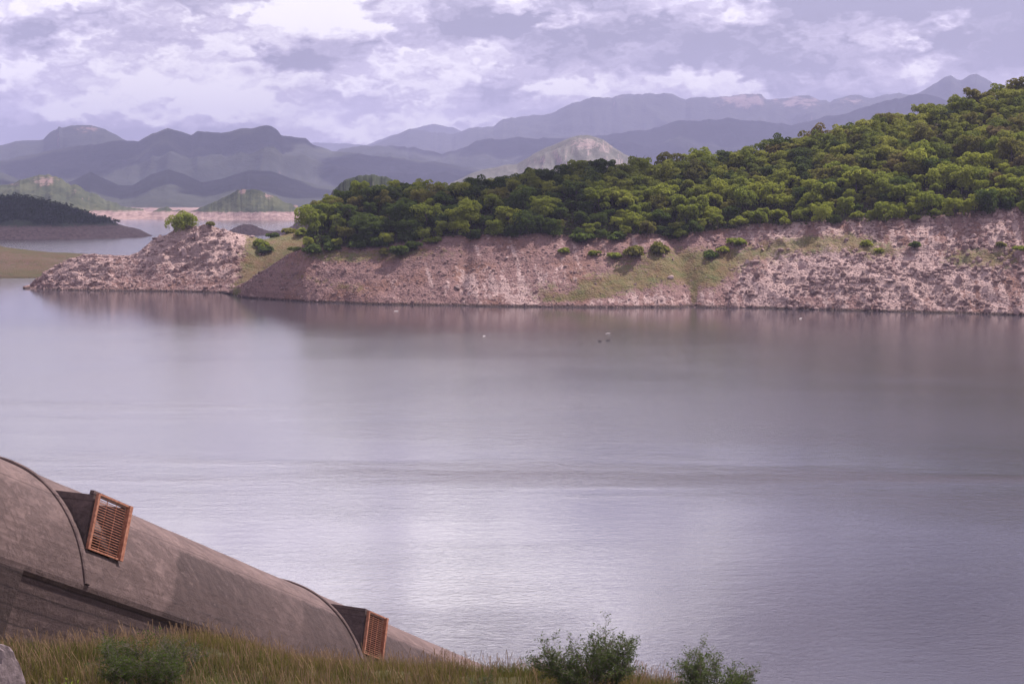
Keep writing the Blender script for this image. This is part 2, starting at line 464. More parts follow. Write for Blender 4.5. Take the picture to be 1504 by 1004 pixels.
make_world()
sun = bpy.data.lights.new('sun', 'SUN'); sun.energy = 4.6; sun.angle = math.radians(.53); sun.color = (1, .885, .82)
so = bpy.data.objects.new('sun', sun); COL.objects.link(so)
so.rotation_euler = Vector(tuple(-SUN)).to_track_quat('-Z', 'Y').to_euler(); so.location = tuple(SUN * 3000)
cam = bpy.data.cameras.new('camera'); cam.lens = 50; cam.sensor_width = 36; cam.clip_start = .5; cam.clip_end = 60000
co = bpy.data.objects.new('camera', cam); COL.objects.link(co); SC.camera = co
co.location = (0, 0, H); co.rotation_euler = (math.pi / 2 - PITCH, 0, 0)
vs = SC.view_settings; SC.display_settings.display_device = 'sRGB'
vs.view_transform = 'Standard'; vs.look = 'None'; vs.gamma = 1; vs.exposure = EXPOSURE
SC.cycles.max_bounces = 6; SC.cycles.diffuse_bounces = 2; SC.cycles.glossy_bounces = 2; SC.cycles.transmission_bounces = 3
SC.cycles.transparent_max_bounces = 4; SC.cycles.volume_bounces = 0; SC.cycles.sample_clamp_indirect = 4

M_BANK = mat_bank(); M_BARK = mat_bark()

# ------------------------------------------------------------------ water
wm = mesh_np('water', [(-20000, -300, 0), (20000, -300, 0), (20000, 24000, 0), (-20000, 24000, 0)], [(0, 1, 2, 3)])
structure(link('water', wm, mat_water()))


# ------------------------------------------------------------------ far mountains
def mountain(name, pts, D, wf, wb, mat, seed, amp=.18, lam=None, rock=None, base=-6.0, pw=1.25, nx=260, crest=.012, foot=None):
    """a ridge of real depth: crest line pts (photo pixels) at distance D, slopes wf metres to the front and wb behind"""
    x0, x1 = pts[0][0], pts[-1][0]
    px = np.linspace(x0, x1, nx); py = ip(pts, px)
    lam = lam or wf * .28
    top = np.array([P(a, b, D)[2] for a, b in zip(px, py)])
    top = top + (fbm(px * D / F_PX / (lam * .16), px * 0, seed + 5, 6, .6) - .5) * 2.6 * crest * max(top.max(), 20)
    tf = np.linspace(1, 0, 46)[:-1]; tb = np.linspace(0, 1, 16)
    rows = []; rk = []
    for side, ts in ((1, tf), (-1, tb)):
        for t in ts:
            y = D - wf * t if side == 1 else D + wb * t
            X = (px - 752) / F_PX * y
            if side == 1:
                prof = (1 - t) ** pw
                env = math.sin(math.pi * min(1, t * 1.15)) ** .8 if t * 1.15 < 1 else 0
            else:
                prof = (1 - t) ** 1.1; env = math.sin(math.pi * t) * .6
            r = ridged(X / lam, (X * 0 + y) / (lam * 1.7), seed) - .45
            z = base + (top - base) * prof + r * amp * env * (top - base) * 2.7 + (fbm(X / (lam * .25), y / (lam * .25) + X * 0, seed + 3) - .5) * env * .12 * (top - base)
            if foot is not None and side == 1 and t > .75: z = z
            rows.append(np.stack([X, X * 0 + y, z], 1))
            a = np.zeros(nx)
            if rock:
                for (rx, ry, sx, sy, k) in rock:
                    pyv = np.array([proj(q)[1] for q in rows[-1]])
                    a = np.maximum(a, k * np.exp(-((px - rx) / sx) ** 2 - ((pyv - ry) / sy) ** 2))
            rk.append(a)
    v = np.concatenate(rows); nr = len(rows)
    me = mesh_np(name, v, grid_faces(nr, nx), True, {'rock': ('F', np.concatenate(rk))})
    return structure(link(name, me, mat))


VEG, VEG2, RK = (.026, .031, .026), (.045, .050, .034), (.22, .145, .135)  # range greens kept dark, shade over the mountains put into the colour
M_FAR = mat_mountain('far_slopes', (.030, .034, .030), (.042, .045, .036), (.26, .19, .185), steep=.60, scale=.002)
M_MID = mat_mountain('wooded_range', VEG, (.036, .041, .030), RK, steep=.50, scale=.004, clear=(.085, .092, .055))
M_NEAR = mat_mountain('near_hills', (.028, .038, .018), (.075, .082, .040), RK, steep=.58, scale=.02)
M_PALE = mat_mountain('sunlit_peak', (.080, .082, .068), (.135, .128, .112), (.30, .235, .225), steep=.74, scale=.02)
M_DARKHILL = mat_mountain('wooded_hill', (.020, .027, .017), (.040, .05, .027), (.14, .10, .10), line=9.0, steep=.45, scale=.06, bandk=.42)

mountain('mountain', [(380, 245), (440, 216), (465, 209), (500, 211), (540, 213), (575, 200), (612, 187), (640, 183), (668, 188), (700, 205), (760, 240)], 11800, 1800, 1900, M_FAR, 3, .12)
mountain('mountain', [(430, 260), (520, 216), (545, 212), (590, 197), (603, 191), (640, 194), (665, 196), (690, 187), (725, 186), (738, 177), (770, 171), (800, 169), (830, 156), (850, 151), (868, 146), (905, 139), (945, 140),
                      (985, 137), (1003, 144), (1050, 143), (1078, 138), (1114, 137), (1119, 142), (1123, 144), (1128, 143), (1165, 140), (1208, 145), (1214, 147), (1222, 145), (1242, 141), (1275, 146), (1310, 137), (1345, 136), (1400, 150), (1500, 170), (1620, 210)],
         9500, 2600, 2600, M_FAR, 21, .14, rock=[(1085, 148, 38, 12, 1), (1165, 150, 40, 10, .8), (1250, 150, 30, 8, .6), (905, 141, 14, 3, .6)], nx=420, crest=.024)
mountain('mountain', [(1230, 190), (1300, 150), (1340, 136), (1360, 126), (1380, 114), (1389, 112), (1396, 117), (1403, 119), (1414, 111), (1425, 107), (1436, 112), (1450, 122), (1475, 132), (1520, 140), (1640, 190)], 8600, 2200, 2000, M_FAR, 31, .13, crest=.015)
mountain('mountain', [(380, 280), (450, 236), (500, 222), (530, 216), (545, 217), (580, 216), (620, 220), (650, 224), (680, 216), (700, 208), (740, 202), (800, 203), (850, 201), (890, 199), (950, 190), (1000, 178), (1060, 176), (1130, 179), (1160, 183), (1200, 172), (1250, 164),
                      (1283, 152), (1310, 142), (1340, 138), (1365, 143), (1400, 152), (1500, 165), (1650, 200)], 6500, 1900, 1700, M_MID, 41, .14, nx=360, crest=.024)
mountain('mountain', [(-260, 260), (-120, 225), (0, 216), (30, 207), (70, 204), (80, 194), (91, 190), (93, 185), (97, 188), (120, 184), (140, 184), (160, 190), (192, 207), (230, 222), (300, 240), (420, 265)], 6600, 1500, 1500, M_MID, 51, .12, rock=[(135, 190, 30, 7, .55)], nx=300, crest=.015)
mountain('mountain', [(-300, 275), (-150, 262), (-60, 250), (0, 238), (60, 226), (120, 214), (165, 208), (207, 208), (228, 196), (251, 187), (270, 193), (286, 199), (294, 193), (330, 196), (345, 192), (357, 187), (376, 188), (393, 183), (403, 184), (411, 189), (416, 198), (452, 204),
                      (462, 213), (490, 222), (540, 226), (600, 233), (680, 244), (780, 262), (900, 285)], 5200, 1700, 1400, M_MID, 61, .17, nx=360, crest=.024)
mountain('mountain', [(-260, 285), (-120, 262), (0, 250), (30, 262), (60, 276), (100, 270), (118, 262), (137, 252), (152, 260), (178, 272), (198, 272), (225, 256), (250, 249), (272, 255), (300, 268), (330, 262), (368, 250), (400, 251), (430, 262), (470, 272), (540, 280), (640, 292)], 3600, 1300, 1000, M_MID, 71, .13, nx=320, crest=.010)
mountain('mountain', [(590, 300), (660, 270), (695, 254), (722, 246), (760, 241), (785, 225), (800, 217), (822, 209), (840, 201), (852, 198), (866, 199), (884, 205), (898, 215), (920, 228), (980, 250), (1060, 285)], 2600, 420, 500, M_PALE, 81, .16, rock=[(860, 212, 26, 12, .8)], crest=.012)
mountain('hill', [(-200, 300), (-80, 285), (0, 272), (20, 268), (45, 263), (58, 258), (72, 257), (95, 264), (108, 270), (122, 276), (150, 289), (175, 299), (200, 305), (225, 310), (250, 318), (268, 325)], 2080, 290, 350, M_NEAR, 91, .16, rock=[(70, 266, 22, 8, .8), (112, 280, 7, 4, .6), (22, 270, 14, 3, .5)], crest=.06)
mountain('far_shore', [(100, 318), (150, 311), (180, 310), (205, 312), (225, 311), (240, 305), (248, 303), (256, 309), (280, 309), (320, 308), (400, 308), (470, 306), (540, 304), (640, 304), (760, 306)], 1885, 95, 120, M_NEAR, 95, .10, crest=.08)
mountain('hill', [(262, 318), (285, 311), (300, 303), (330, 289), (350, 280), (365, 277), (385, 281), (405, 288), (420, 297), (440, 304), (470, 312), (500, 320)], 1850, 75, 160, M_NEAR, 101, .10, lam=75, rock=[(358, 281, 12, 4, .9), (395, 287, 9, 5, .9), (436, 303, 9, 4, .7)], crest=.06)
mountain('hill', [(468, 330), (490, 280), (510, 264), (530, 257), (548, 256), (570, 260), (600, 275), (640, 330)], 900, 90, 90, M_DARKHILL, 105, .10, crest=.03)
mountain('hill', [(322, 346), (335, 340), (352, 331), (362, 329), (375, 331), (395, 339), (420, 338), (436, 327), (450, 320), (480, 322)], 1085, 35, 60, M_DARKHILL, 106, .05, crest=.03, pw=.9)
hd = mountain('hill', [(-330, 300), (-200, 292), (-80, 288), (0, 290), (30, 288), (60, 293), (100, 303), (140, 318), (172, 328), (190, 333), (210, 338), (226, 346), (234, 351)], 1050, 105, 180, M_DARKHILL, 107, .10, crest=.03, pw=.85)


# ------------------------------------------------------------------ lofted shores
def loft(name, px, lines, counts, bulge=None, displace=None, attrs=None, mat=None):
    """lines: list of arrays (n,3) in order front to back; counts: rows between consecutive lines"""
    rows = [lines[0]]; seg = [0.0]
    for i in range(len(lines) - 1):
        for k in range(1, counts[i] + 1):
            t = k / counts[i]
            r = lines[i] * (1 - t) + lines[i + 1] * t
            if bulge and bulge[i]: r = r + np.array([0, 0, 1]) * (bulge[i] * math.sin(math.pi * t))
            rows.append(r); seg.append(i + t)
    V = np.stack(rows); T = np.repeat(np.array(seg)[:, None], len(px), 1); PXX = np.repeat(np.array(px)[None, :], len(seg), 0)
    if displace is not None: V = displace(V, T, PXX)
    at = attrs(V, T, PXX) if attrs else {}
    for k in ('grass', 'pale', 'wood'):
        if k not in at: at[k] = np.zeros(T.shape)
    me = mesh_np(name, V.reshape(-1, 3), grid_faces(len(seg), len(px)), True, {k: ('F', a.ravel()) for k, a in at.items()})
    o = structure(link(name, me, mat or M_BANK))
    return o, V, T, PXX, at


def pixrows(V):
    x, y, z = V[..., 0], V[..., 1], V[..., 2] - H
    d = y * cp - z * sp
    return 752 + F_PX * x / d, 502 - F_PX * (y * sp + z * cp) / d


def g2(px, py, cx, cy, sx, sy, tilt=0.0):
    return np.exp(-((px - cx) / sx) ** 2 - ((py - cy - tilt * (px - cx)) / sy) ** 2)


# --- the wooded hill
px = np.concatenate([np.linspace(322, 480, 130), np.linspace(481, 1520, 640), np.linspace(1524, 1960, 90)])
shore = [(322, 430), (335, 432), (365, 438), (450, 443), (560, 447), (700, 449.5), (850, 451.5), (1000, 452), (1100, 452), (1200, 455), (1300, 457.5), (1400, 460), (1504, 463), (1700, 472), (1960, 486)]
top = [(322, 431), (335, 430), (350, 421), (365, 411), (380, 401), (400, 388), (420, 374), (445, 366), (500, 366), (560, 362), (620, 354), (660, 349), (700, 347), (800, 347), (850, 350), (950, 347), (1060, 340), (1100, 333), (1200, 328), (1300, 327), (1400, 321), (1504, 312), (1700, 300), (1960, 290)]
sky_ = [(438, 318), (447, 300), (455, 290), (480, 280), (500, 273), (540, 263), (600, 258), (660, 257), (700, 252), (750, 247), (790, 238), (820, 235), (850, 231), (900, 227), (960, 229), (1000, 222), (1050, 217), (1100, 207), (1150, 200), (1200, 188), (1250, 172), (1300, 158), (1350, 148), (1400, 135), (1450, 125), (1504, 112), (1700, 70), (1960, 30)]
TREE_TOP = 5.4
Ls = np.array([W(a, ip(shore, a)) for a in px])
run = ip([(322, 1), (440, 14), (560, 26), (800, 31), (1100, 34), (1504, 38), (1960, 44)], px)
Lt = np.array([P(a, ip(top, a), s[1] + r) for a, s, r in zip(px, Ls, run)])
dcr = ip([(322, 8), (440, 26), (480, 42), (600, 56), (900, 68), (1200, 92), (1504, 122), (1960, 150)], px)
Lc = []
for a, s, d in zip(px, Ls, dcr):
    if a < 443:
        b = P(a, ip(top, a), s[1] + d); b[2] = max(b[2] - 4 * sst(330, 380, a) - 1, -3)
    else:
        b = P(a, ip(sky_, a), s[1] + d); b[2] -= TREE_TOP + .5; tz = Lt[len(Lc), 2]; b[2] = tz - 2 + (b[2] - tz + 2) * sst(432, 470, a)
    Lc.append(b)
Lc = np.array(Lc)
Lc[:, 2] = np.maximum(Lc[:, 2], np.where(px >= 480, Lt[:, 2] + .5, -5))
Lu = Ls + np.array([0, -9, -5.0])
Lb = Lc + np.stack([(px - 752) / F_PX * 60, 0 * px + 60, -8 - .35 * Lc[:, 2]], 1)
Lbb = Lb.copy(); Lbb[:, 1] += 130; Lbb[:, 0] += (px - 752) / F_PX * 130; Lbb[:, 2] = -6


def disp_main(V, T, PXX):
    x, y = V[..., 0], V[..., 1]
    w = sst(.9, 1.15, T) * (1 - sst(1.96, 2.2, T) * .7)
    rockz = sst(1050, 1150, PXX)
    big = (fbm(x / 11, y / 11, 1) - .5) * 3.2
    mid = (fbm(x / 3.6, y / 2.6, 2, 4) - .5) * (.75 + .6 * rockz)
    led = (ridged((x + .8 * V[..., 2]) / 9, (y * .6 - V[..., 2]) / 4.0, 4) - .4) * (.3 + 1.0 * rockz * (.2 + 1.4 * sst(.4, .7, fbm(x / 16, y / 16, 9, 3))))
    gul = -2.2 * np.exp(-((PXX - 1018 + (T - 1) * 25) / 16) ** 2) - 1.3 * np.exp(-((PXX - 672 - (T - 1) * 20) / 9) ** 2) * sst(1, 1.3, T)
    dz = (big * .55 + mid + led + gul) * w
    V = V.copy(); V[..., 2] += dz
    V[..., 1] -= .5 * (mid + led) * w
    V[..., 1] += (fbm(x / 7, x * 0 + 3, 8) - .5) * 2.5 * sst(.0, 1, T) * (1 - sst(1, 1.3, T)) * 1.0
    return V


def attr_main(V, T, PXX):
    qx, qy = pixrows(V)
    g = .95 * g2(qx, qy, 905, 415, 120, 17, -.10) + .7 * g2(qx, qy, 850, 437, 60, 7, -.05) + .75 * g2(qx, qy, 1000, 380, 130, 22) + .9 * g2(qx, qy, 1040, 405, 35, 22) + .85 * g2(qx, qy, 1190, 358, 120, 18, -.08)
    g += .8 * g2(qx, qy, 1290, 370, 40, 14) + .7 * g2(qx, qy, 560, 374, 130, 12, -.05) + .5 * g2(qx, qy, 470, 372, 40, 10) + .8 * g2(qx, qy, 1440, 378, 70, 20) + 1.2 * g2(qx, qy, 1019, 435, 5, 16) + 1.3 * g2(qx, qy, 347, 428, 9, 7)
    g += .55 * g2(qx, qy, 480, 415, 130, 9, .2)
    g *= (T > .97)
    pale = .25 + .5 * g2(qx, qy, 960, 440, 70, 10) + .5 * g2(qx, qy, 740, 425, 70, 25) + .55 * g2(qx, qy, 1180, 400, 90, 25, -.3) + .5 * g2(qx, qy, 1330, 405, 120, 30) + .7 * g2(qx, qy, 1150, 365, 16, 25) + .6 * g2(qx, qy, 1470, 345, 12, 22) + .3 * sst(1040, 1120, qx)
    pale -= .3 * g2(qx, qy, 480, 420, 150, 40)
    stk = fbm((PXX + T * 26) / 9, T * 2.2, 70, 4) - .5; pale = pale + 1.3 * stk; g = g + .5 * (fbm((PXX + T * 30) / 30, T * 4, 71, 4) - .5) * (g > .1)
    wood = sst(2.0, 2.06, T) * sst(440, 470, PXX)
    return dict(grass=g, pale=pale, wood=wood)


hill, HV, HT, HP, HA = loft('wooded_hill', px, [Lu, Ls, Lt, Lc, Lb, Lbb], [5, 64, 40, 14, 8], [0, .6, 1.5, 1, 0], disp_main, attr_main)

# --- the rocky point
px2 = np.concatenate([np.linspace(34, 380, 330), np.linspace(381, 520, 80)])
sh2 = [(34, 424), (50, 424.5), (90, 426), (150, 427), (200, 427.5), (260, 428), (335, 430), (400, 432), (520, 430)]
cr2 = [(34, 425), (46, 423.5), (56, 414), (66, 402), (80, 393), (95, 386), (120, 377), (150, 374), (190, 375), (203, 371), (216, 360), (228, 350), (240, 345), (252, 338), (262, 333), (285, 331), (310, 333), (340, 339), (372, 347), (385, 352), (396, 350), (415, 345), (440, 339), (480, 332), (520, 330)]
S2 = np.array([W(a, ip(sh2, a)) for a in px2])
d2 = ip([(34, 4), (60, 12), (120, 18), (200, 19), (260, 26), (340, 32), (400, 44), (520, 60)], px2)
C2 = np.array([P(a, ip(cr2, a), s[1] + d) for a, s, d in zip(px2, S2, d2)])
B2 = C2 + np.stack([(px2 - 752) / F_PX * 30, 0 * px2 + 30, -C2[:, 2] - 3], 1)
U2 = S2 + np.array([0, -7, -4.0])
M2_ = S2 * .5 + C2 * .5; M2_[:, 2] -= 1.2 * sst(80, 200, px2)


def disp_point(V, T, PXX):
    x, y, z = V[..., 0], V[..., 1], V[..., 2]
    w = sst(.9, 1.2, T) * (1 - sst(3.0, 3.3, T))
    qx, qy = pixrows(V)
    crag = sst(1.35, 1.9, T) * sst(195, 240, PXX) * (1 - sst(345, 380, PXX)) + .8 * (1 - sst(150, 190, PXX)) * sst(1.1, 1.5, T)
    led = ridged((x * .8 + .9 * z) / 9.0, (z - .9 * x) / 4.6 + y / 9, 14, 3, .42) - .4
    mid = fbm(x / 3.4, y / 2.5 + z / 3, 12, 4) - .5
    V = V.copy()
    soft = 1 - sst(345, 400, PXX) * .8
    k = (led * 2.6 * crag + mid * .8 * (1.0 + 1.5 * crag) * soft) * w
    V[..., 2] += k * .55; V[..., 1] -= k * .8
    return V


def attr_point(V, T, PXX):
    qx, qy = pixrows(V)
    g = 1.1 * sst(335, 372, qx + (qy - 385) * .2) * sst(1.05, 1.2, T) + 1.0 * g2(qx, qy, 350, 425, 14, 14)
    g += .35 * g2(qx, qy, 260, 398, 60, 8) - .35 * g2(qx, qy, 330, 412, 45, 10) + .5 * g2(qx, qy, 315, 343, 14, 4)
    pale = .3 + 1.1 * g2(qx, qy, 268, 358, 66, 24) + .5 * g2(qx, qy, 350, 352, 40, 10) + .45 * g2(qx, qy, 110, 395, 55, 20) + .3 * g2(qx, qy, 325, 400, 40, 8)
    return dict(grass=g, pale=pale)


pt_o, PV, PT, PP, PA = loft('rocky_point', px2, [U2, S2, M2_, C2, B2], [4, 46, 46, 20], [0, 0, .8, 1.5], disp_point, attr_point, mat_bank('point_rock', .16))

# --- the low olive spit on the left
px3 = np.linspace(-420, 262, 160)
S3 = np.array([W(a, 408.5) for a in px3])
C3 = np.array([P(a, ip([(-420, 352), (-120, 354), (0, 361), (40, 366), (80, 370), (115, 372), (160, 375), (200, 377), (262, 395)], a), 565) for a in px3])
B3 = C3 + np.stack([(px3 - 752) / F_PX * 70, 0 * px3 + 70, -C3[:, 2] - 3], 1)
loft('low_spit', px3, [S3 + np.array([0, -12, -4.]), S3, C3, B3], [4, 26, 10], [0, .8, .3],
     lambda V, T, X: V + np.stack([V[..., 0] * 0, V[..., 0] * 0, (fbm(V[..., 0] / 9, V[..., 1] / 9, 77) - .5) * 1.4 * sst(.9, 1.2, T)], -1),
     lambda V, T, X: dict(grass=.66 + .5 * g2(*pixrows(V), 100, 402, 80, 5) + .25 * sst(1.6, 2, T), pale=0 * T), mat_bank('spit_bank_shaded', 0.0, .55))  # darkened copy of the bank, cloud shade over the spit put into its colour


# ------------------------------------------------------------------ rock rubble (stuff) and boulders
def ico(sub=1):
    import bmesh
    bm = bmesh.new(); bmesh.ops.create_icosphere(bm, subdivisions=sub, radius=1)
    v = np.array([q.co[:] for q in bm.verts]); f = np.array([[q.index for q in p.verts] for p in bm.faces]); bm.free()
    return v, f


def rock_shape(seed, sub=2, cut=7):
    v, f = ico(sub); r = np.random.default_rng(seed)
    for _ in range(cut):                                    # flat cleaved facets
        n = r.normal(size=3); n /= np.linalg.norm(n); d = r.uniform(.45, .8)
        s = v @ n; v = v - np.outer(np.maximum(s - d, 0), n)
    return v * r.uniform(.7, 1.2, 3), f


def scatter_rocks(name, pts, sizes, cols, mat, seed):
    r = np.random.default_rng(seed); shapes = [rock_shape(seed + k, 1, 5) for k in range(6)]
    Vs, Fs, Cs = [], [], []; off = 0
    for k in range(6):
        idx = np.arange(k, len(pts), 6)
        sv, sf = shapes[k]; n = len(idx)
        ang = r.uniform(0, 6.28, n); ca, sa = np.cos(ang), np.sin(ang)
        st = r.uniform(.6, 1.3, (n, 3)); st[:, 2] *= .8
        q = sv[None] * st[:, None] * sizes[idx][:, None, None]
        x = q[..., 0] * ca[:, None] - q[..., 1] * sa[:, None]; y = q[..., 0] * sa[:, None] + q[..., 1] * ca[:, None]
        q = np.stack([x, y, q[..., 2]], -1) + pts[idx][:, None]
        Vs.append(q.reshape(-1, 3)); Fs.append((sf[None] + (np.arange(n) * len(sv))[:, None, None] + off).reshape(-1, 3)); off += n * len(sv)
        Cs.append(np.repeat(cols[idx], len(sv), 0))
    me = mesh_np(name, np.concatenate(Vs), np.concatenate(Fs), False, {'col': ('COL', np.concatenate(Cs))})
    return link(name, me, mat)


M_ROCKS = mat_attr('rubble_rock')


def surf_sample(V, T, PXX, n, t0, t1, x0, x1, keep=None, seed=0):
    r = np.random.default_rng(seed); out = []
    ti = np.where((T[:, 0] >= t0) & (T[:, 0] <= t1))[0]; ci = np.where((PXX[0] >= x0) & (PXX[0] <= x1))[0]
    a = r.uniform(ti[0], ti[-1] - 1e-6, n); wcol = np.gradient(PXX[0])[ci]; b = r.choice(ci[:-1], n, p=wcol[:-1] / wcol[:-1].sum()) + r.uniform(0, 1, n)
    i = a.astype(int); j = b.astype(int); fa = (a - i)[:, None]; fb = (b - j)[:, None]
    q = (V[i, j] * (1 - fa) + V[i + 1, j] * fa) * (1 - fb) + (V[i, j + 1] * (1 - fa) + V[i + 1, j + 1] * fa) * fb
    return q, i, j


def rock_cols(n, r, pale):
    k = np.clip(r.beta(2, 2.4, n) + (pale - .3) * .35, 0, 1)[:, None]
    c = np.array([.125, .078, .075]) * (1 - k) + np.array([.34, .24, .228]) * k
    return c * r.uniform(.85, 1.12, (n, 1))


rr = np.random.default_rng(5)
q, i, j = surf_sample(HV, HT, HP, 34000, .97, 2.03, 335, 1640, seed=3)
keep = rr.uniform(size=len(q)) > np.clip(HA['grass'][i, j] * .95, 0, .93)
q, i, j = q[keep], i[keep], j[keep]
sz = .08 + .10 * rr.pareto(2.5, len(q)); sz = np.minimum(sz, np.where(q[:, 0] > 60, 1.15, .6)) * (1 + .2 * (q[:, 0] > 60))
sz = np.where((q[:, 0] > 55) & (fbm(q[:, 0] / 6, q[:, 2] / 3, 88, 3) > .56) & (rr.uniform(size=len(q)) < .22), sz + .35 + .45 * rr.uniform(size=len(q)), sz)
rub = scatter_rocks('rubble', q, sz, rock_cols(len(q), rr, HA['pale'][i, j]), M_ROCKS, 40); tag(rub, 'pinkish broken stones strewn over the bare bank under the forest', 'rubble', kind='stuff')
q, i, j = surf_sample(PV, PT, PP, 9000, .97, 3.02, 44, 420, seed=4)
keep = rr.uniform(size=len(q)) > np.clip(PA['grass'][i, j] * .95, 0, .93)
q, i, j = q[keep], i[keep], j[keep]
sz = np.minimum(.10 + .15 * rr.pareto(2.7, len(q)), .9)
rub2 = scatter_rocks('rubble', q, sz, rock_cols(len(q), rr, PA['pale'][i, j]), M_ROCKS, 50); tag(rub2, 'pale broken stones covering the rocky point in the lake', 'rubble', kind='stuff')


def on_surface(V, T, cx, cy, tmin=.9):
    qx, qy = pixrows(V)
    e = (qx - cx) ** 2 + (qy - cy) ** 2 + np.where(T < tmin, 1e6, 0)
    k = np.unravel_index(np.argmin(e), e.shape)
    return V[k]


M_PALEROCK = mat_plain('pale_pink_rock', (.24, .16, .155), (.46, .35, .335), 1.2)
M_DARKROCK = mat_plain('grey_rock', (.09, .062, .064), (.24, .17, .165), 1.3)
BOULDERS = [
    (HV, HT, 1122, 352, 1.5, 'pale', 'pale pointed boulder near the top of the bare bank, above the streaked ledge', (.8, 1, 1.5)),
    (HV, HT, 1098, 385, 1.4, 'pale', 'pale slab-like boulder where the grassy bank turns to bare rock', (1.5, 1, .8)),
    (HV, HT, 1172, 377, 1.6, 'pale', 'chunky pale boulder on the ledge edge right of the lone bank shrub', (1.1, 1, 1)),
    (HV, HT, 1233, 388, 1.3, 'pale', 'rounded pale boulder half way down the rocky bank below the bright green herbs', (1, 1, .9)),
    (HV, HT, 1472, 345, 1.7, 'pale', 'tall upright white rock slab under the trees at the right end of the bank', (.7, 1, 1.7)),
    (HV, HT, 1430, 347, 1.2, 'pale', 'squat pale boulder beside the tall white slab', (1.2, 1, .9)),
    (HV, HT, 1308, 412, 1.4, 'pale', 'long tilted pale slab lying in the middle of the steep rocky bank', (2.0, 1, .5)),
    (HV, HT, 1266, 402, 1.2, 'dark', 'dark upright rock standing out of the middle of the rocky bank', (.7, .9, 1.5)),
    (HV, HT, 1390, 390, 1.2, 'dark', 'dark angular rock left of the pale scree near the right end', (1.3, 1, .9)),
    (HV, HT, 1195, 430, 1.3, 'dark', 'dark blocky rock low on the bank near the waterline', (1.3, 1, .9)),
    (HV, HT, 1155, 440, 1.2, 'pale', 'pink boulder a few metres above the waterline below the streaked ledge', (1.2, 1, .8)),
    (HV, HT, 985, 408, 1.1, 'pale', 'pale boulder at the head of the stony fan beside the gully', (1, 1, 1)),
    (HV, HT, 746, 364, .9, 'pale', 'small white boulder high on the pink bank below the dark forest', (1, 1, 1)),
    (HV, HT, 745, 379, .9, 'pale', 'small pale boulder in the middle of the pink scree slope', (1.2, 1, .8)),
    (HV, HT, 672, 424, 1.5, 'dark', 'dark fractured outcrop in the middle of the purple scree slope', (.8, 1, 1.3)),
    (PV, PT, 324, 397, 1.3, 'pale', 'lone rounded white boulder at the foot of the point near the grass', (1, 1, 1.1)),
    (PV, PT, 314, 421, .7, 'pale', 'small white boulder at the waterline of the rocky point', (1, 1, .9)),
    (PV, PT, 236, 352, 2.2, 'pale', 'large smooth pale rock at the left foot of the crag, below the bushy tree', (1, .8, 1.3)),
    (PV, PT, 290, 352, 2.2, 'pale', 'tall pale pink slab in the middle of the crag', (.9, .8, 1.7)),
    (PV, PT, 270, 374, 2.2, 'pale', 'white leaning slab reaching down the front of the crag', (.8, .7, 1.8)),
    (PV, PT, 332, 343, 1.6, 'pale', 'reddish rock on the crest of the point right of the bushy tree', (1.2, .9, 1)),
    (PV, PT, 368, 348, 1.2, 'pale', 'white rock at the right end of the crag crest', (1.6, .8, .7)),
    (PV, PT, 300, 345, 1.2, 'pale', 'blocky pale rock just under the bushy tree', (1, .9, .9)),
    (PV, PT, 78, 396, 1.4, 'pale', 'pale tilted slab on the low nose of the rocky point', (1.8, .8, .7)),
    (PV, PT, 62, 418, 1.2, 'dark', 'grey rock at the very tip of the rocky point', (1.5, .9, .7)),
]
for k, (V_, T_, cx, cy, s, mt, lab, st) in enumerate(BOULDERS):
    v, f = rock_shape(300 + k, 3, 9)
    r = np.random.default_rng(k); v = v * np.array(st) * s * .62
    v = v + (fbm(v[:, 0] * 2.2 + 9 * k, v[:, 1] * 2.2 + v[:, 2] * 1.7, k)[:, None] - .5) * .3 * v
    a = r.uniform(-.35, .35); v = np.stack([v[:, 0] * math.cos(a) - v[:, 2] * math.sin(a), v[:, 1], v[:, 0] * math.sin(a) + v[:, 2] * math.cos(a)], 1)
    c = on_surface(V_, T_, cx, cy)
    o = link('boulder', mesh_np('boulder', v, f, False), M_PALEROCK if mt == 'pale' else M_DARKROCK)
    o.location = tuple(c + np.array([0, -.2, .1 * s])); tag(o, lab, 'boulder', 'boulders on the shore')


# ------------------------------------------------------------------ foliage
def quads(c, n, size, r, aspect=.8):
    """leaf-clump faces: centres c, normals n"""
    t = r.normal(size=c.shape); t -= n * (t * n).sum(1, keepdims=True); t /= np.linalg.norm(t, axis=1, keepdims=True) + 1e-9
    b = np.cross(n, t); s = size[:, None]
    droop = -n * s * .28
    v = np.stack([c + t * s + droop, c + b * s * aspect, c - t * s + droop, c - b * s * aspect], 1)
    return v.reshape(-1, 3), np.arange(len(c) * 4).reshape(-1, 4)


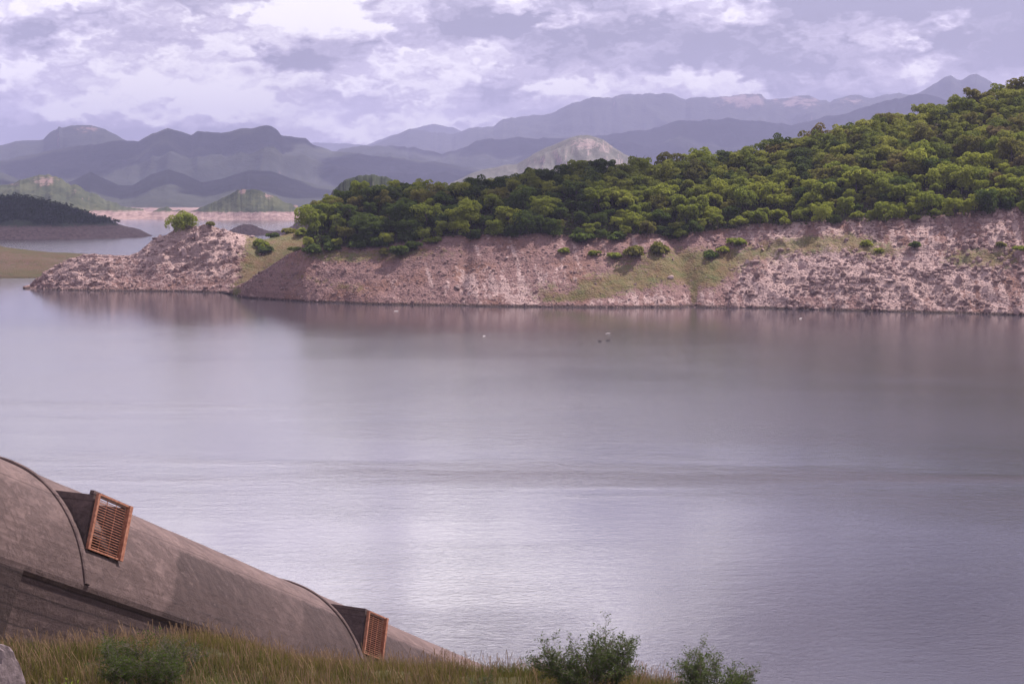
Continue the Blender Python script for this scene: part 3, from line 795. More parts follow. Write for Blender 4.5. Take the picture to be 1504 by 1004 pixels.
def crown_mesh(seed, R=3.7, flat=.72, nl=9, n=1500, leaf=.34, zc=4.3):
    r = np.random.default_rng(seed); C, N = [], []; nl = nl * 2
    lob = []
    for k in range(nl):
        a = r.uniform(0, 6.28); rad = R * (.78 * math.sqrt(r.uniform(.03, 1))) * r.uniform(.8, 1.1); z = r.uniform(-.75, .75) * R * flat * (1.1 - .5 * rad / R)
        lob.append((np.array([rad * math.cos(a), rad * math.sin(a), z]), R * r.uniform(.18, .40)))
    lob.append((np.array([0, 0, R * flat * .25]), R * .42))
    wts = np.array([q[1] ** 2 for q in lob]); wts /= wts.sum()
    for (c, rad), m in zip(lob, (wts * n).astype(int)):
        d = r.normal(size=(m, 3)); d[:, 2] = np.where(d[:, 2] < -.6, -d[:, 2], d[:, 2]); d /= np.linalg.norm(d, axis=1, keepdims=True)
        clump = .82 + .3 * fbm(d[:, 0] * 3 + c[0], d[:, 1] * 3 + d[:, 2] * 2.3 + c[1], seed, 3)
        p = c + d * (rad * clump * r.uniform(.72, 1.05, m) ** .5)[:, None] * np.array([1, 1, .8])
        nn = d * .8 + r.normal(size=(m, 3)) * .75 + np.array([0, 0, .3]); nn /= np.linalg.norm(nn, axis=1, keepdims=True)
        C.append(p); N.append(nn)
    C = np.concatenate(C); N = np.concatenate(N); C[:, 2] += zc
    return quads(C, N, r.uniform(.6, 1.25, len(C)) * leaf, r)


def trunk_mesh(seed, h=3.6, r0=.2):
    r = random.Random(seed); b = MB(); p = np.array([0, 0, -.8])
    for k in range(4):
        q = p + np.array([r.uniform(-.25, .25), r.uniform(-.25, .25), (h + .8) / 4]); b.tube(p, q, r0 * (1 - .15 * k), r0 * (.85 - .15 * k), 7); p = q
        if k >= 1:
            for _ in range(2):
                a = r.uniform(0, 6.28); e = p + np.array([math.cos(a) * 1.7, math.sin(a) * 1.7, 1.3]); m_ = (p + e) / 2 + np.array([0, 0, -.15])
                b.tube(p, m_, .10, .075, 5); b.tube(m_, e, .075, .03, 5)
    return b.mesh('trunk')


LEAF = {
    'bright green': mat_leaf('leaf_bright', (.18, .205, .042), (.275, .285, .062)),
    'mid green': mat_leaf('leaf_mid', (.135, .165, .038), (.215, .235, .052)),
    'dark green': mat_leaf('leaf_dark', (.058, .082, .027), (.095, .122, .036)),
    'olive': mat_leaf('leaf_olive', (.125, .128, .038), (.185, .17, .056)),
    'dull brownish': mat_leaf('leaf_dull', (.13, .105, .048), (.175, .145, .068)),
}
CROWNS = []
for k in range(9):
    v, f = crown_mesh(500 + k, R=3.2 + .4 * (k % 3), flat=(.6, 1.0, .8)[k % 3], nl=8 + (k * 5) % 7, n=2300, leaf=.23, zc=2.9)
    CROWNS.append((v, f, mesh_np('crown', v, f)))
TRUNKS = [trunk_mesh(k) for k in range(4)]

# positions by dart throwing over the wooded part of the hill
cand, ci_, cj_ = surf_sample(HV, HT, HP, 30000, 1.97, 3.2, 449, 1640, seed=21)
tpar = HT[ci_, 0]
order = np.random.default_rng(3).permutation(len(cand)); placed = []; cell = {}
for k in order:
    x, y, z = cand[k]; qx, qy = proj((x, y, z + 4))
    dmin = 3.65 if tpar[k] < 3.0 else 4.2
    cx, cy = int(x // 7), int(y // 7); ok = True
    for a in (-1, 0, 1):
        for b in (-1, 0, 1):
            for m_ in cell.get((cx + a, cy + b), ()):
                if (m_[0] - x) ** 2 + (m_[1] - y) ** 2 < dmin * dmin: ok = False; break
            if not ok: break
        if not ok: break
    if ok:
        cell.setdefault((cx, cy), []).append((x, y)); placed.append((x, y, z, tpar[k], qx, qy))
placed = [p for p in placed if p[4] < 1560]
placed.sort(key=lambda p: p[1] - 30 * (p[3] > 2.85))          # the front rows and the skyline show largest
R3 = random.Random(9)


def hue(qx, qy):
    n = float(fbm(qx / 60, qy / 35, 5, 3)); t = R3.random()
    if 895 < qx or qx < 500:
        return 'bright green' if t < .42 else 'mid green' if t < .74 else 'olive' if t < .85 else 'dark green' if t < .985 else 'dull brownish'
    return 'mid green' if t < .22 else 'dark green' if t < .88 else 'olive' if t < .95 else 'bright green'  # darker leaf mix here, cloud shade put into the foliage colour


vis = [p for p in placed if p[4] < 1525]; chosen = set(vis[:300])
trees = []; rest = []
for p in placed:
    (trees if len(trees) < 300 and -10 < p[4] < 1525 and p in chosen else rest).append(p)
print('trees placed', len(placed), 'individual', len(trees))
FIRST = {}
for (x, y, z, t, qx, qy) in trees:
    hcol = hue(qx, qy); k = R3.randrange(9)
    e = bpy.data.objects.new('tree', None); COL.objects.link(e)
    if k not in FIRST:
        c = link('crown', CROWNS[k][2], LEAF[hcol], e); tr = link('trunk', TRUNKS[k % 4], M_BARK, e); FIRST[k] = (c, tr)
    else:
        c = FIRST[k][0].copy(); tr = FIRST[k][1].copy()
        for o in (c, tr): COL.objects.link(o); o.parent = e
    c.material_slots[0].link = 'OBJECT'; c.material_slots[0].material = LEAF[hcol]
    s = R3.choice((.72, .85, .95, 1.0, 1.1, 1.25, 1.4)) * R3.uniform(.82, .94) * (1.0 if t > 2.12 else .82) * (.9 if t > 2.9 else 1); e.location = (x, y, z); e.rotation_euler = (0, 0, R3.uniform(0, 6.28)); e.scale = (s, s * R3.uniform(.85, 1.15), s * R3.uniform(.8, 1.15))
    e['_h'] = hcol; e['_q'] = (qx, qy - 4); e['_s'] = s; e['_t'] = t

# the rest of the wood and its low undergrowth, one mass each
Vs, Fs, Cs = [], [], []; off = 0
HC = {'bright green': ((.18, .205, .042), (.275, .285, .062)), 'mid green': ((.135, .165, .038), (.215, .235, .052)), 'dark green': ((.058, .082, .027), (.095, .122, .036)), 'olive': ((.125, .128, .038), (.185, .17, .056)), 'dull brownish': ((.13, .105, .048), (.175, .145, .068))}
LOWC = []
for k in range(9):
    LOWC.append(crown_mesh(560 + k, R=3.2 + .4 * (k % 3), flat=(.6, 1.0, .8)[k % 3], nl=8 + k % 4, n=1500, leaf=.27, zc=2.9))
for (x, y, z, t, qx, qy) in rest:
    v, f = LOWC[R3.randrange(9)]; c0, c1 = HC[hue(qx, qy)]; kk = R3.random()
    cc_ = np.array(c0) * (1 - kk) + np.array(c1) * kk; Cs.append(np.repeat(cc_[None] * np.random.default_rng(off).uniform(.8, 1.2, (len(f), 1)), 4, 0))
    a = R3.uniform(0, 6.28); s = R3.choice((.68, .8, .88, .97, 1.15)); v = v * s
    v = np.stack([v[:, 0] * math.cos(a) - v[:, 1] * math.sin(a) + x, v[:, 0] * math.sin(a) + v[:, 1] * math.cos(a) + y, v[:, 2] + z], 1)
    Vs.append(v); Fs.append(f + off); off += len(v)
if Vs:
    wo = link('woodland', mesh_np('woodland', np.concatenate(Vs), np.concatenate(Fs), False, {'col': ('COL', np.concatenate(Cs))}), mat_attr('leaf_wood', trans=.45)); tag(wo, 'rest of the green forest behind the front trees on the hill', 'woodland', kind='stuff')
q, i, j = surf_sample(HV, HT, HP, 26000, 1.99, 3.1, 446, 1600, seed=33)
r = np.random.default_rng(4); nn = r.normal(size=q.shape); nn[:, 2] = abs(nn[:, 2]) + .5; nn /= np.linalg.norm(nn, axis=1, keepdims=True)
v, f = quads(q + np.stack([q[:, 0] * 0, q[:, 1] * 0, r.uniform(.1, 1.8, len(q))], 1), nn, r.uniform(.25, .5, len(q)), r)
tag(link('undergrowth', mesh_np('undergrowth', v, f), mat_leaf('leaf_under', (.05, .07, .022), (.09, .11, .035))), 'dark low undergrowth between the trunks of the forest', 'undergrowth', kind='stuff')


# shrubs of the bank and the point
def shrub_mesh(seed, n=420, leaf=.16):
    r = np.random.default_rng(seed); C, N = [], []
    for k in range(6):
        a = r.uniform(0, 6.28); c = np.array([.6 * math.cos(a) * r.uniform(.2, 1), .6 * math.sin(a) * r.uniform(.2, 1), r.uniform(.25, .6)]); rad = r.uniform(.32, .5)
        d = r.normal(size=(n // 6, 3)); d /= np.linalg.norm(d, axis=1, keepdims=True); d[:, 2] = np.abs(d[:, 2]) * .9 - .12
        C.append(c + d * rad * r.uniform(.6, 1.05, (n // 6, 1))); N.append(d + r.normal(size=d.shape) * .5)
    C = np.concatenate(C); N = np.concatenate(N); N /= np.linalg.norm(N, axis=1, keepdims=True)
    return mesh_np('shrub', *quads(C, N, r.uniform(.6, 1.2, len(C)) * leaf, r))


SHRUBS = [shrub_mesh(700 + k) for k in range(5)]
SH = [  # V,T, px,py(base), width px, colour, label
    (HV, HT, 458, 372, 34, 'dark green', 'dark shrub at the left foot of the forest, beside the yellow grassy slope'),
    (HV, HT, 432, 371, 22, 'mid green', 'green shrub on the edge of the yellow grassy slope below the forest corner'),
    (HV, HT, 486, 369, 30, 'dark green', 'second dark shrub from the left along the foot of the shaded forest'),
    (HV, HT, 508, 378, 30, 'dark green', 'dark shrub standing lower than its neighbours on the purple bank near the left end'),
    (HV, HT, 525, 366, 34, 'dark green', 'wide dark shrub under the bright trees of the forest corner'),
    (HV, HT, 556, 363, 34, 'dark green', 'dark shrub at the forest foot above the green streak of herbs'),
    (HV, HT, 588, 377, 34, 'dark green', 'lone dark shrub reaching lowest down the purple bank'),
    (HV, HT, 566, 374, 24, 'olive', 'olive shrub left of the lowest dark shrub on the purple bank'),
    (HV, HT, 610, 366, 30, 'dark green', 'dark shrub just right of the lowest shrub on the purple bank'),
    (HV, HT, 634, 357, 30, 'mid green', 'green shrub at the forest foot where the bare pink bank begins'),
    (HV, HT, 828, 372, 22, 'mid green', 'small green shrub at the left end of the mid-bank shrub line'),
    (HV, HT, 858, 356, 40, 'dark green', 'broad dark shrub at the forest foot above the left end of the grassy bank'),
    (HV, HT, 903, 353, 36, 'dark green', 'rounded dark shrub at the forest foot in the middle of the bank'),
    (HV, HT, 955, 357, 32, 'dark green', 'dark shrub standing free just below the forest edge'),
    (HV, HT, 998, 342, 28, 'dark green', 'grey green shrub at the forest edge above the gully'),
    (HV, HT, 930, 377, 38, 'olive', 'olive shrub in the row across the middle of the grassy bank'),
    (HV, HT, 903, 381, 26, 'mid green', 'green shrub in the mid-bank row, left of the long olive one'),
    (HV, HT, 968, 373, 36, 'olive', 'pale olive shrub at the right end of the mid-bank row'),
    (HV, HT, 875, 375, 22, 'mid green', 'small green shrub in the mid-bank row nearest the broad dark shrub'),
    (HV, HT, 1043, 379, 33, 'dark green', 'isolated dark rounded shrub in the middle of the grassy bank beside the gully'),
    (HV, HT, 1062, 370, 24, 'bright green', 'bright green shrub just up the bank from the isolated dark one'),
    (HV, HT, 1085, 362, 34, 'mid green', 'green shrub under the dark forest corner by the ledge'),
    (HV, HT, 1272, 362, 20, 'bright green', 'bright green shrub on the rocky bank under the forest shade'),
    (HV, HT, 1290, 372, 18, 'bright green', 'small bright shrub lower on the rocky bank beside the red streak'),
    (HV, HT, 1345, 365, 26, 'dark green', 'dark shrub on the rocky bank below the notch in the forest'),
    (HV, HT, 1470, 362, 18, 'olive', 'olive shrub below the tall white slab'),
    (HV, HT, 1497, 370, 22, 'mid green', 'green shrub at the far right end of the bank'),
    (PV, PT, 382, 363, 30, 'mid green', 'green shrub left of the dark pair on the grassy saddle'),
    (PV, PT, 401, 352, 24, 'dark green', 'upper dark shrub of the pair on the grassy saddle'),
    (PV, PT, 403, 363, 26, 'dark green', 'lower dark shrub of the pair on the grassy saddle'),
    (PV, PT, 388, 371, 26, 'dark green', 'grey green shrub lowest on the grassy saddle'),
    (PV, PT, 424, 346, 26, 'olive', 'olive shrub on the saddle crest next to the forest'),
    (PV, PT, 440, 346, 26, 'mid green', 'green shrub tucked against the forest edge on the saddle'),
    (PV, PT, 308, 332, 18, 'olive', 'low olive shrub on the crag right of the bushy tree'),
    (PV, PT, 228, 362, 8, 'mid green', 'tiny green shrub on the left shoulder of the crag'),
]
for k, (V_, T_, cx, cy, wpx, hc, lab) in enumerate(SH):
    c = on_surface(V_, T_, cx, cy); s = wpx * c[1] / F_PX / 1.75
    o = link('shrub', SHRUBS[k % 5], LEAF[hc]) if k < 5 else bpy.data.objects['shrub'].copy()
    if k >= 5: o.data = SHRUBS[k % 5]; COL.objects.link(o)
    o.material_slots[0].link = 'OBJECT'; o.material_slots[0].material = LEAF[hc]
    o.location = tuple(c + np.array([0, 0, -.1 * s])); o.scale = (s, s, s * R3.uniform(.75, 1.0)); o.rotation_euler = (0, 0, R3.uniform(0, 6.28)); tag(o, lab, 'shrub', 'shrubs on the bank')

# the bushy tree on the crag
c = on_surface(PV, PT, 268, 334, 2.5)
e = bpy.data.objects.new('tree', None); COL.objects.link(e); e.location = tuple(c + np.array([0, 0, -.6]))
v, f = crown_mesh(901, R=5.6, flat=.55, nl=15, n=3200, leaf=.28, zc=2.2); v[:, 2] -= .12 * np.abs(v[:, 0]) ** 1.5 * (v[:, 0] < 0)
cr = link('crown', mesh_np('crown', v, f), LEAF['mid green'], e); link('trunk', trunk_mesh(77, 2.6, .22), M_BARK, e)
tag(e, 'lone bushy green tree leaning on top of the rocky point', 'tree')

# wooded dark hill across the water and its herbs: one mass of far foliage
dv = np.array([q.co[:] for q in hd.data.vertices]); nx_ = 260; dv = dv.reshape(-1, nx_, 3)
r = np.random.default_rng(8); ii = r.integers(18, 50, 26000); jj = r.integers(60, nx_ - 2, 26000)
q = dv[ii, jj] + r.normal(size=(26000, 3)) * np.array([2.2, 1.5, .3]); q = q[q[:, 2] > 9.5]
nn = r.normal(size=q.shape); nn[:, 2] = abs(nn[:, 2]) + .4; nn /= np.linalg.norm(nn, axis=1, keepdims=True)
v, f = quads(q + np.stack([0 * q[:, 0], 0 * q[:, 0], r.uniform(.1, 1.9, len(q))], 1), nn, r.uniform(.5, 1.1, len(q)), r)
tag(link('far_woodland', mesh_np('far_woodland', v, f), mat_leaf('leaf_far', (.018, .026, .015), (.034, .045, .022))), 'dark scrub woodland on the low hill across the water', 'woodland', kind='stuff')

# ------------------------------------------------------------------ embankment in front
DE = 33.0
edge = [(-900, 945), (-300, 965), (0, 992), (60, 980), (150, 970), (230, 968), (330, 978), (420, 992), (520, 1004), (620, 1014), (700, 1017), (800, 1016), (950, 1026), (1030, 1042), (1100, 1060), (1200, 1085), (1700, 1130)]


def ground_z(x, y):
    x = np.asarray(x, float); y = np.asarray(y, float)
    pxe = 752 + x * F_PX / DE
    ye = np.interp(pxe, [p[0] for p in edge], [p[1] for p in edge])
    w = -(ye - 502) / F_PX; ze = H + (-sp + w * cp) * DE / (cp + w * sp)
    over = np.maximum(y - DE, 0); soft = np.where(over < 3, over ** 2 / 6, over - 1.5)
    return ze - .5 * soft + (fbm(x / 2.5, y / 2.5, 60, 4) - .5) * .35 - .02 * np.maximum(0, DE - y)


gx = np.concatenate([np.linspace(-70, -16, 28), np.linspace(-15.6, 12, 140), np.linspace(12.8, 90, 60)]); gy = np.concatenate([np.linspace(2, 24, 16), np.linspace(24.4, 42, 90), np.linspace(43, 110, 70)])
GX, GY = np.meshgrid(gx, gy); GZ = ground_z(GX, GY) + (fbm(GX / 1.2, GY / 1.2, 66, 3) - .5) * .5 * sst(36, 44, GY)
m, g = new_mat('embankment_earth'); cc = coord(g); n_ = g.noise(cc, 1.1, 6, .65)
principled(g, g.ramp(n_, [(.3, (.035, .034, .014)), (.5, (.06, .055, .022)), (.7, (.095, .078, .038))]), .95, g.bump(n_, .8, .2))
structure(link('embankment', mesh_np('embankment', np.stack([GX, GY, GZ], -1).reshape(-1, 3), grid_faces(len(gy), len(gx)), True), m))

# grass: arching blades, each with its own straw or green tone
r = np.random.default_rng(12); n = 130000
x = r.uniform(-14.5, 7.5, n); y = 27.5 + 10.5 * r.uniform(0, 1, n) ** .85
dens = fbm(x / .9, y / .9, 90, 3); pxg = 752 + x * F_PX / (y * cp + 9); k = (pxg > 30) & (r.uniform(size=n) < np.clip((dens - .22) * 3.2, .35, 1)); x, y, dens = x[k], y[k], dens[k]; n = len(x)
z = ground_z(x, y) - .03
tall = fbm(x / 1.7, y / 1.7, 91, 3)
hgt = r.uniform(.16, .46, n) * (.6 + .9 * tall) * np.interp(x, [-12, -8, -2, 4], [1.0, .95, .85, .85]); seed_head = r.uniform(size=n) < .13; hgt = np.where(seed_head, hgt * 1.45 + .08, hgt)
a = r.uniform(0, 6.28, n); lean = r.uniform(.05, .5, n) * hgt; wd = r.uniform(.0035, .008, n) * np.where(seed_head, .8, 1)
d = np.stack([np.cos(a), np.sin(a), 0 * a], 1); sdir = np.stack([-np.sin(a), np.cos(a), 0 * a], 1); b0 = np.stack([x, y, z], 1); up = np.array([0, 0, 1.0])
p1 = b0 + up * (hgt * .55)[:, None] + d * (lean * .3)[:, None]; p2 = b0 + up * hgt[:, None] * .96 + d * lean[:, None]
tw = np.where(seed_head, wd * 1.3, wd * .3)
v = np.stack([b0 - sdir * wd[:, None], b0 + sdir * wd[:, None], p1 + sdir * (wd * .9)[:, None], p1 - sdir * (wd * .9)[:, None], p2 + sdir * tw[:, None], p2 - sdir * tw[:, None]], 1)
base = np.arange(n)[:, None] * 6
f = np.concatenate([base + np.array([0, 1, 2, 3]), base + np.array([3, 2, 4, 5])])
tone = np.clip(fbm(x / 2.2, y / 2.2, 93, 3) * 1.8 - .62 + r.normal(size=n) * .22, 0, 1)[:, None]
gc = np.array([.085, .095, .024]) * (1 - tone) + np.array([.175, .135, .052]) * tone
gc = np.where(seed_head[:, None], np.array([.20, .135, .085]), gc) * r.uniform(.75, 1.2, (n, 1))
gm_ = mesh_np('grass', v.reshape(-1, 3), f, False, {'col': ('COL', np.repeat(gc, 6, 0))})
tag(link('grass', gm_, mat_attr('grass_blade', trans=.35)), 'tall olive and straw coloured grass along the top of the embankment', 'grass', kind='stuff')


# bushes with real stems
def bush(name, base, width, height, seed, label, leafmat, stems=9, leaves=9000, lsize=.035, spread=1.0, flat=False, gap=.0):
    r = random.Random(seed); rn = np.random.default_rng(seed); b = MB(); tips = []
    def grow(p, d, L, rad, lev):
        n = 4
        for k in range(n):
            d = d + np.array([r.gauss(0, .16), r.gauss(0, .16), .05 if lev < 2 else r.gauss(0, .08)]); d /= np.linalg.norm(d)
            q = p + d * L / n; b.tube(p, q, rad * (1 - k / n * .6), rad * (1 - (k + 1) / n * .6), 4)
            if lev >= 1: tips.append((p, q))
            if lev < 3 and (k >= 1 or lev > 0):
                for _ in range(2 if lev < 2 else 1):
                    e = d + np.array([r.gauss(0, .65), r.gauss(0, .65), r.gauss(.05, .35)]); e /= np.linalg.norm(e)
                    grow(q, e, L * r.uniform(.42, .62), rad * .5, lev + 1)
            p = q
    for k in range(stems):
        a = 6.283 * (k + r.random()) / stems; o = r.uniform(.25, 1.0) * spread
        d = np.array([math.cos(a) * o * width / height * .6, math.sin(a) * o * .6, 1.0]); L = height * r.uniform(.62, .88); d /= np.linalg.norm(d)
        grow(np.array([math.cos(a) * .12, math.sin(a) * .12, -.1]), d, L * (1 - .12 * o), .022 * height / 1.5, 0)
    e = bpy.data.objects.new(name, None); COL.objects.link(e); e.location = tuple(base)
    link('stems', b.mesh('stems'), M_BARK, e)
    T = np.array(tips); k = rn.integers(0, len(T), leaves); t = rn.uniform(0, 1, (leaves, 1))
    C = T[k, 0] * (1 - t) + T[k, 1] * t + rn.normal(size=(leaves, 3)) * .035
    N = rn.normal(size=C.shape); N[:, 2] = np.abs(N[:, 2]) + .2; N /= np.linalg.norm(N, axis=1, keepdims=True)
    link('foliage', mesh_np('foliage', *quads(C, N, rn.uniform(.5, 1.2, leaves) * lsize, rn, .42)), leafmat, e)
    tag(e, label, 'bush')
    return e


LB = mat_leaf('leaf_acacia', (.05, .07, .030), (.10, .125, .052), .4)
LB2 = mat_leaf('leaf_mesquite', (.045, .066, .022), (.085, .11, .034), .4)
LB3 = mat_leaf('leaf_yellowgreen', (.13, .17, .02), (.22, .26, .05), .4)


def gp(px_, d):
    x_ = (px_ - 752) / F_PX * d; return np.array([x_, d, float(ground_z(x_, d))])


bush('bush', gp(874, 32.5), 3.3, 1.62, 3, 'larger feathery dark bush on the grass edge against the bright water', LB, 10, 13000, .034)
bush('bush', gp(1055, 33), 2.7, 1.35, 8, 'smaller feathery bush on the grass edge, right of the larger one', LB, 9, 9000, .034)
bush('bush', gp(185, 30.3), 3.3, 1.2, 14, 'dense dark green bush in the grass below the concrete wall', LB2, 14, 9500, .032)
bush('bush', gp(245, 31.6), 1.2, .95, 19, 'thin twiggy bush in the grass in front of the concrete wall', LB2, 7, 2200, .026)
bush('bush', gp(700, 33.2), .6, .5, 23, 'tiny wispy bush where the concrete roof meets the grass', LB2, 5, 700, .024)
bush('plant', gp(42, 28.3), .8, 1.0, 25, 'bright yellow green leafy plant beside the grey block', LB3, 8, 900, .045)['category'] = 'plant'

# the grey broken block in the corner
v, f = rock_shape(960, 4, 10); v = v * np.array([.44, .40, 1.15]); v = v + (fbm(v[:, 0] * 6, v[:, 1] * 6 + v[:, 2] * 5, 3)[:, None] - .5) * .22 * v
o = link('boulder', mesh_np('boulder', v, f, False), mat_plain('grey_block', (.085, .066, .07), (.19, .15, .16), 5.0)); o.location = tuple(P(3, 1000, 27.8) + np.array([0, 0, -.42]))
tag(o, 'pale grey broken block in the grass in front of the buttress', 'boulder')

# ------------------------------------------------------------------ the concrete conduit
A = np.array([.38191949, .80860452, -.44754468]); O = np.array([.90421476, -.42707805, 0.]); U = np.array([.19113651, .4046765, .89426157]); S0 = np.array([-13.466, 44.0, 15.782])
CO, CU, RAD = -5.855, -2.60, 6.40
root = bpy.data.objects.new('conduit', None); COL.objects.link(root)
root.matrix_world = Matrix(((A[0], -O[0], U[0], S0[0]), (A[1], -O[1], U[1], S0[1]), (A[2], -O[2], U[2], S0[2]), (0, 0, 0, 1)))
tag(root, 'long half-round concrete conduit sloping down the embankment into the lake', 'conduit')
M_CON = mat_concrete('stained_concrete'); M_CON2 = mat_concrete('grey_concrete', .9, False); M_RUST = mat_rust(); M_CON3 = mat_concrete('weathered_concrete', .38, False)
S_A, S_B = -14.0, 62.0
HOLES = [(.38, 1.85), (19.32, 20.75)]
ss = np.arange(S_A, S_B + .01, .125); ph = np.radians(np.concatenate([np.arange(24, 72, .75), np.arange(72, 157, 2.)]))
SS, PH = np.meshgrid(ss, ph)
RR = RAD + (fbm(SS / 4, PH * 3, 3) - .5) * .05 + (fbm(SS / .8, PH * 8, 5, 3) - .5) * .015
oo = CO + RR * np.cos(PH); uu = CU + RR * np.sin(PH)
v = np.stack([SS, -oo, uu], -1).reshape(-1, 3); f = grid_faces(len(ph), len(ss))
c = v[f].mean(1); cs, cu = c[:, 0], c[:, 2]; hole = np.zeros(len(f), bool); near_side = c[:, 1] < 4
for hk, (s0, s1) in enumerate(HOLES):
    if hk == 0: hole |= near_side & (cs > s0) & (cs < s1 - .25) & (cu > 1.18) & (cu < 2.55 - (cs - s0) * 1.15)
    else: hole |= near_side & (cs > s0) & (cs < s1) & (cu > 1.18) & (cu < 2.6)
f = f[~hole]
link('vault', mesh_np('vault', v, f[:, ::-1], True), M_CON, root)
b = MB()
for sg in (1, -1):      # side walls below the ledge, set back under it
    def yy(o_): return -o_ if sg == 1 else -(2 * CO - o_)
    b.prism([(yy(.012), .004), (yy(.012), -.16), (yy(-.08), -.30), (yy(-.08), -9.0), (yy(-1.1), -9.0), (yy(-1.1), -.3), (yy(-.05), .0)], S_A, S_B)
b.box(S_A - .3, S_A - .01, .42, 11.3, -9, 0)
link('side_wall', b.mesh('side_wall'), M_CON, root)
b = MB(); b.prism([(-(CO + 6.38 * math.cos(t)), CU + 6.38 * math.sin(t)) for t in np.linspace(math.radians(24), math.radians(156), 40)], S_A - .3, S_A - .01)
link('end_wall', b.mesh('end_wall'), M_CON, root)
for s_ in (0.0, 18.95):
    b = MB(); tt = np.linspace(math.radians(24.2), math.radians(155.8), 90)
    prof = [(-.13, -.06), (-.13, .06), (-.09, .095), (.06, .095), (.10, .05), (.10, -.06)]; vv = []; ff = []
    for t in tt:
        for (ds, dr) in prof: vv.append((s_ + ds, -(CO + (RAD + dr) * math.cos(t)), CU + (RAD + dr) * math.sin(t)))
    m_ = len(prof)
    for k in range(len(tt) - 1):
        for q in range(m_):
            w_ = (q + 1) % m_; ff.append((k * m_ + q, k * m_ + w_, (k + 1) * m_ + w_, (k + 1) * m_ + q))
    b.v = vv; b.f = ff
    link('joint_rib', b.mesh('joint_rib'), M_CON2, root)
b = MB(); b.prism([(-.22, -.17), (-.22, -9), (.6, -9), (.6, -.17)], -6.5, -3.1); link('buttress', b.mesh('buttress', .03), M_CON3, root)


def arc_o(u_): return CO + math.sqrt(max((RAD - .03) ** 2 - (u_ - CU) ** 2, 0))


for k, s_ in enumerate((0.20, 19.10)):
    s1 = s_ + 1.82; u0, u1 = 1.25, 2.97
    b = MB()
    arc = [(-arc_o(t), t) for t in np.linspace(u0, u1, 12)]
    wallp = [(.74, u0 - .03), (.94, u1)] + list(reversed(arc))          # (y = -o)
    b.prism(wallp, s_, s_ + .16)
    b.prism(wallp, s1 - .16, s1)
    b.prism([(.93, u1 + .002), (.95, u1 + .14), (1.12, u1 + .14), (1.12, u1 + .002)] if k == 0 else [(.93, u1 + .002), (.95, u1 + .14), (3.15, u1 + .14), (3.15, u1 + .002)], s_ - .02, s1 + .02)
    bx = link('inlet_box', b.mesh('inlet_box', .012), M_CON2, root)
    # leaning grating: z along the lean, y through it
    def lean(u_, off=0.0): return .70 + (u_ - u0) * .11 - off
    fr = MB()
    def bar(x0, x1, ua, ub, th0, th1):
        fr.hexa([(x0, lean(ua, th0), ua), (x1, lean(ua, th0), ua), (x1, lean(ua, th1), ua), (x0, lean(ua, th1), ua), (x0, lean(ub, th0), ub), (x1, lean(ub, th0), ub), (x1, lean(ub, th1), ub), (x0, lean(ub, th1), ub)])
    bar(s_ + .03, s_ + .13, u0 - .05, u1 + .06, .02, .14); bar(s1 - .20, s1 - .04, u0 - .05, u1 + .09, .02, .20)
    bar(s_ + .132, s1 - .202, u0 - .05, u0 + .01, .03, .13); bar(s_ + .132, s1 - .202, u1 + .02, u1 + .085, .03, .13)
    link('grating_frame', fr.mesh('grating_frame', .006), M_RUST, bx)
    fr = MB(); ns = 20
    for i_ in range(ns):
        uc = u0 + .03 + (u1 - u0 - .02) * (i_ + .5) / ns; bar(s_ + .135, s1 - .205, uc - .011, uc + .011, .06, .078)
    for fx in (.33, .66):
        xx = s_ + .13 + (s1 - s_ - .33) * fx; bar(xx - .014, xx + .014, u0 + .015, u1 + .018, .035, .052)
    link('grating_bars', fr.mesh('grating_bars'), M_RUST, bx)
    bx['label'] = ('nearer concrete inlet box with a broken grating' if k == 0 else 'farther concrete inlet box with a rusty grating')
    if k == 0: bx['label'] = 'nearer and larger concrete inlet box'

# ------------------------------------------------------------------ debris afloat
M_DRIFT = mat_plain('wet_wood', (.03, .022, .02), (.08, .06, .055), 5.0); M_FOAM = mat_plain('pale_wood', (.45, .40, .38), (.7, .64, .62), 5.0)
for k, (cx, cy, L, mt, lab) in enumerate([(881, 501, .75, 'd', 'left one of two dark driftwood pieces afloat off the bank'), (893, 500, .95, 'd', 'right one of two dark driftwood pieces afloat off the bank'), (893, 490, 1.1, 'p', 'pale driftwood piece afloat above the two dark ones'),
                                          (582, 457, 1.2, 'p', 'pale sliver of driftwood close to the purple bank'), (711, 494, .7, 'p', 'small pale driftwood speck in open water'), (1176, 468, 1.6, 'p', 'pale driftwood stick close to the rocky bank')]):
    b = MB(); c = W(cx, cy)
    b.tube((-L / 2, 0, .03), (-L * .1, .04, .09), .05, .085, 7); b.tube((-L * .1, .04, .09), (L * .3, 0, .08), .085, .07, 7); b.tube((L * .3, 0, .08), (L / 2, -.05, .16), .07, .03, 7); b.tube((0, .03, .08), (L * .15, .15, .26), .04, .02, 5)
    o = link('driftwood', b.mesh('driftwood'), M_DRIFT if mt == 'd' else M_FOAM); o.location = tuple(c); o.rotation_euler = (0, 0, .2 * k); tag(o, lab, 'driftwood', 'driftwood on the lake')

# ------------------------------------------------------------------ clouds that shade the left of the hill (far above the haze)
M_CLOUD, g = new_mat('cloud_vapour')
d_ = g.n('ShaderNodeBsdfDiffuse'); d_.inputs[0].default_value = (.9, .88, .92, 1); t_ = g.n('ShaderNodeBsdfTranslucent'); t_.inputs[0].default_value = (.9, .86, .92, 1)
x_ = g.n('ShaderNodeMixShader'); x_.inputs[0].default_value = .5; g.L.new(d_.outputs[0], x_.inputs[1]); g.L.new(t_.outputs[0], x_.inputs[2]); g.L.new(x_.outputs[0], g.out.inputs[0])


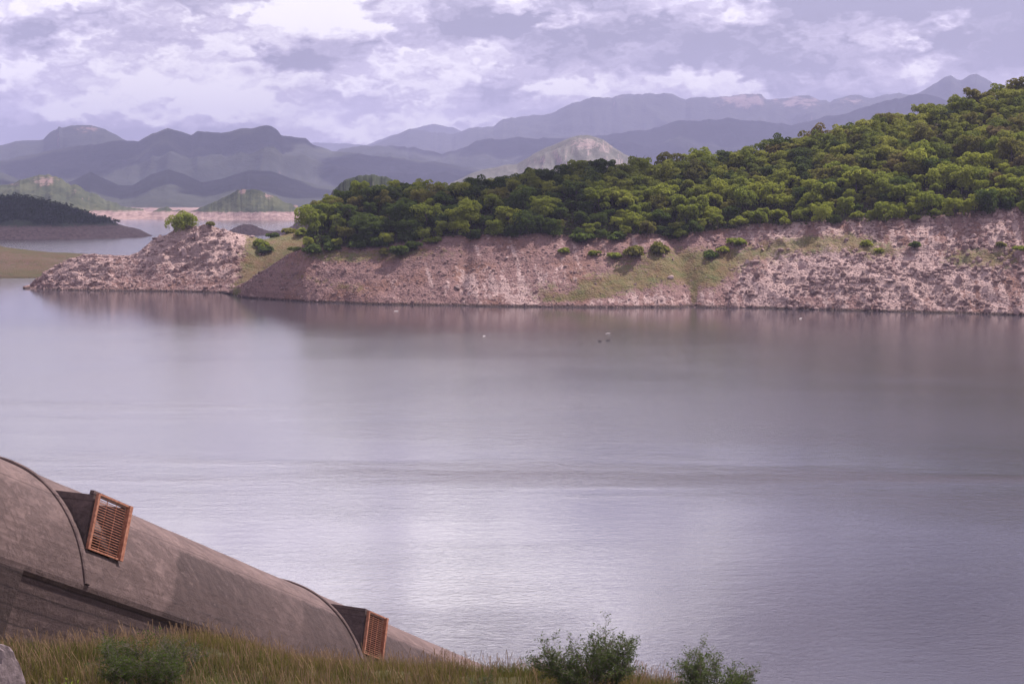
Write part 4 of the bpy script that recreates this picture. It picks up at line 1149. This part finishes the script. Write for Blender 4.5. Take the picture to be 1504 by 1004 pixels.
def cloud(tx, ty, rx, ry, seed, alt=2100):
    """a flat-based puffy cloud whose shadow falls around ground point (tx,ty)"""
    r = np.random.default_rng(seed); iv, jf = ico(2); Vs, Fs = [], []; off = 0
    for k in range(26):
        a = r.uniform(0, 6.28); d = math.sqrt(r.uniform(0, 1)); s = (1 - .5 * d) * r.uniform(.3, .5)
        v = iv * np.array([rx * s, ry * s, min(rx, ry) * s * .8]); v = v * (.8 + .4 * fbm(iv[:, 0] * 2 + k, iv[:, 1] * 2 + iv[:, 2], seed)[:, None])
        v[:, 2] = np.maximum(v[:, 2], -8); v += np.array([rx * .72 * d * math.cos(a), ry * .72 * d * math.sin(a), 0])
        Vs.append(v); Fs.append(jf + off); off += len(v)
    o = link('clouds', mesh_np('clouds', np.concatenate(Vs), np.concatenate(Fs), True), M_CLOUD)
    o.location = (tx + SUN[0] / SUN[2] * alt, ty + SUN[1] / SUN[2] * alt, alt); tag(o, kind='stuff')


cloud(-22, 436, 68, 56, 1); cloud(-310, 1010, 230, 170, 2); cloud(-1500, 5000, 800, 900, 4); cloud(-350, 4700, 500, 600, 6); cloud(-800, 3300, 500, 500, 7); cloud(1300, 6200, 2300, 900, 5)

# ------------------------------------------------------------------ haze
hz, g = new_mat('haze_air')
pv = g.n('ShaderNodeVolumePrincipled'); pv.inputs['Color'].default_value = (.53, .555, .89, 1); pv.inputs['Density'].default_value = 1.1e-4; pv.inputs['Anisotropy'].default_value = 0
g.L.new(pv.outputs[0], g.out.inputs['Volume'])
b = MB(); b.box(-7500, 7500, -400, 13900, -20, 870); ho = link('haze', b.mesh('haze'), hz); tag(ho, kind='stuff')

# ------------------------------------------------------------------ labels that single out each forest tree
ORD = ['first', 'second', 'third', 'fourth', 'fifth', 'sixth', 'seventh', 'eighth', 'ninth', 'tenth', 'eleventh', 'twelfth']
ZONE = [(500, 'at the left forest corner'), (600, 'above the shaded dark shrubs'), (700, 'above the dark outcrop'), (800, 'above the bare pink scree'), (880, 'below the pale far peak'), (960, 'above the free standing shrub'), (1040, 'above the green gully'), (1110, 'above the isolated bank shrub'),
        (1190, 'above the streaked pale ledge'), (1270, 'above the rounded pale boulder'), (1350, 'above the bright bank herbs'), (1430, 'below the twin far peaks'), (9999, 'at the right end of the forest')]


def band(t): return 'front edge' if t < 2.16 else 'lower slope' if t < 2.4 else 'middle slope' if t < 2.65 else 'upper slope' if t < 2.88 else 'skyline'


cells = {}
for o in [o for o in COL.objects if o.name.split('.')[0] == 'tree' and '_h' in o]:
    zi = next(i_ for i_, zz in enumerate(ZONE) if o['_q'][0] < zz[0])
    cells.setdefault((zi, band(o['_t']), o['_h']), []).append(o)
for (zi, bd, hc), lst in cells.items():
    lst.sort(key=lambda o: o['_q'][0])
    for k, o in enumerate(lst):
        if len(lst) == 1: pre = f'only {hc} tree'
        elif len(lst) == 2: pre = f"{('left', 'right')[k]} of two {hc} trees"
        elif k == 0: pre = f'leftmost {hc} tree'
        elif k == len(lst) - 1: pre = f'rightmost {hc} tree'
        else: pre = f'{ORD[min(k, 11)]} {hc} tree from left'
        tag(o, f"{pre} on {bd} {ZONE[zi][1]}", 'tree', 'trees of the hill forest')
        for q in ('_h', '_q', '_s', '_t'): del o[q]
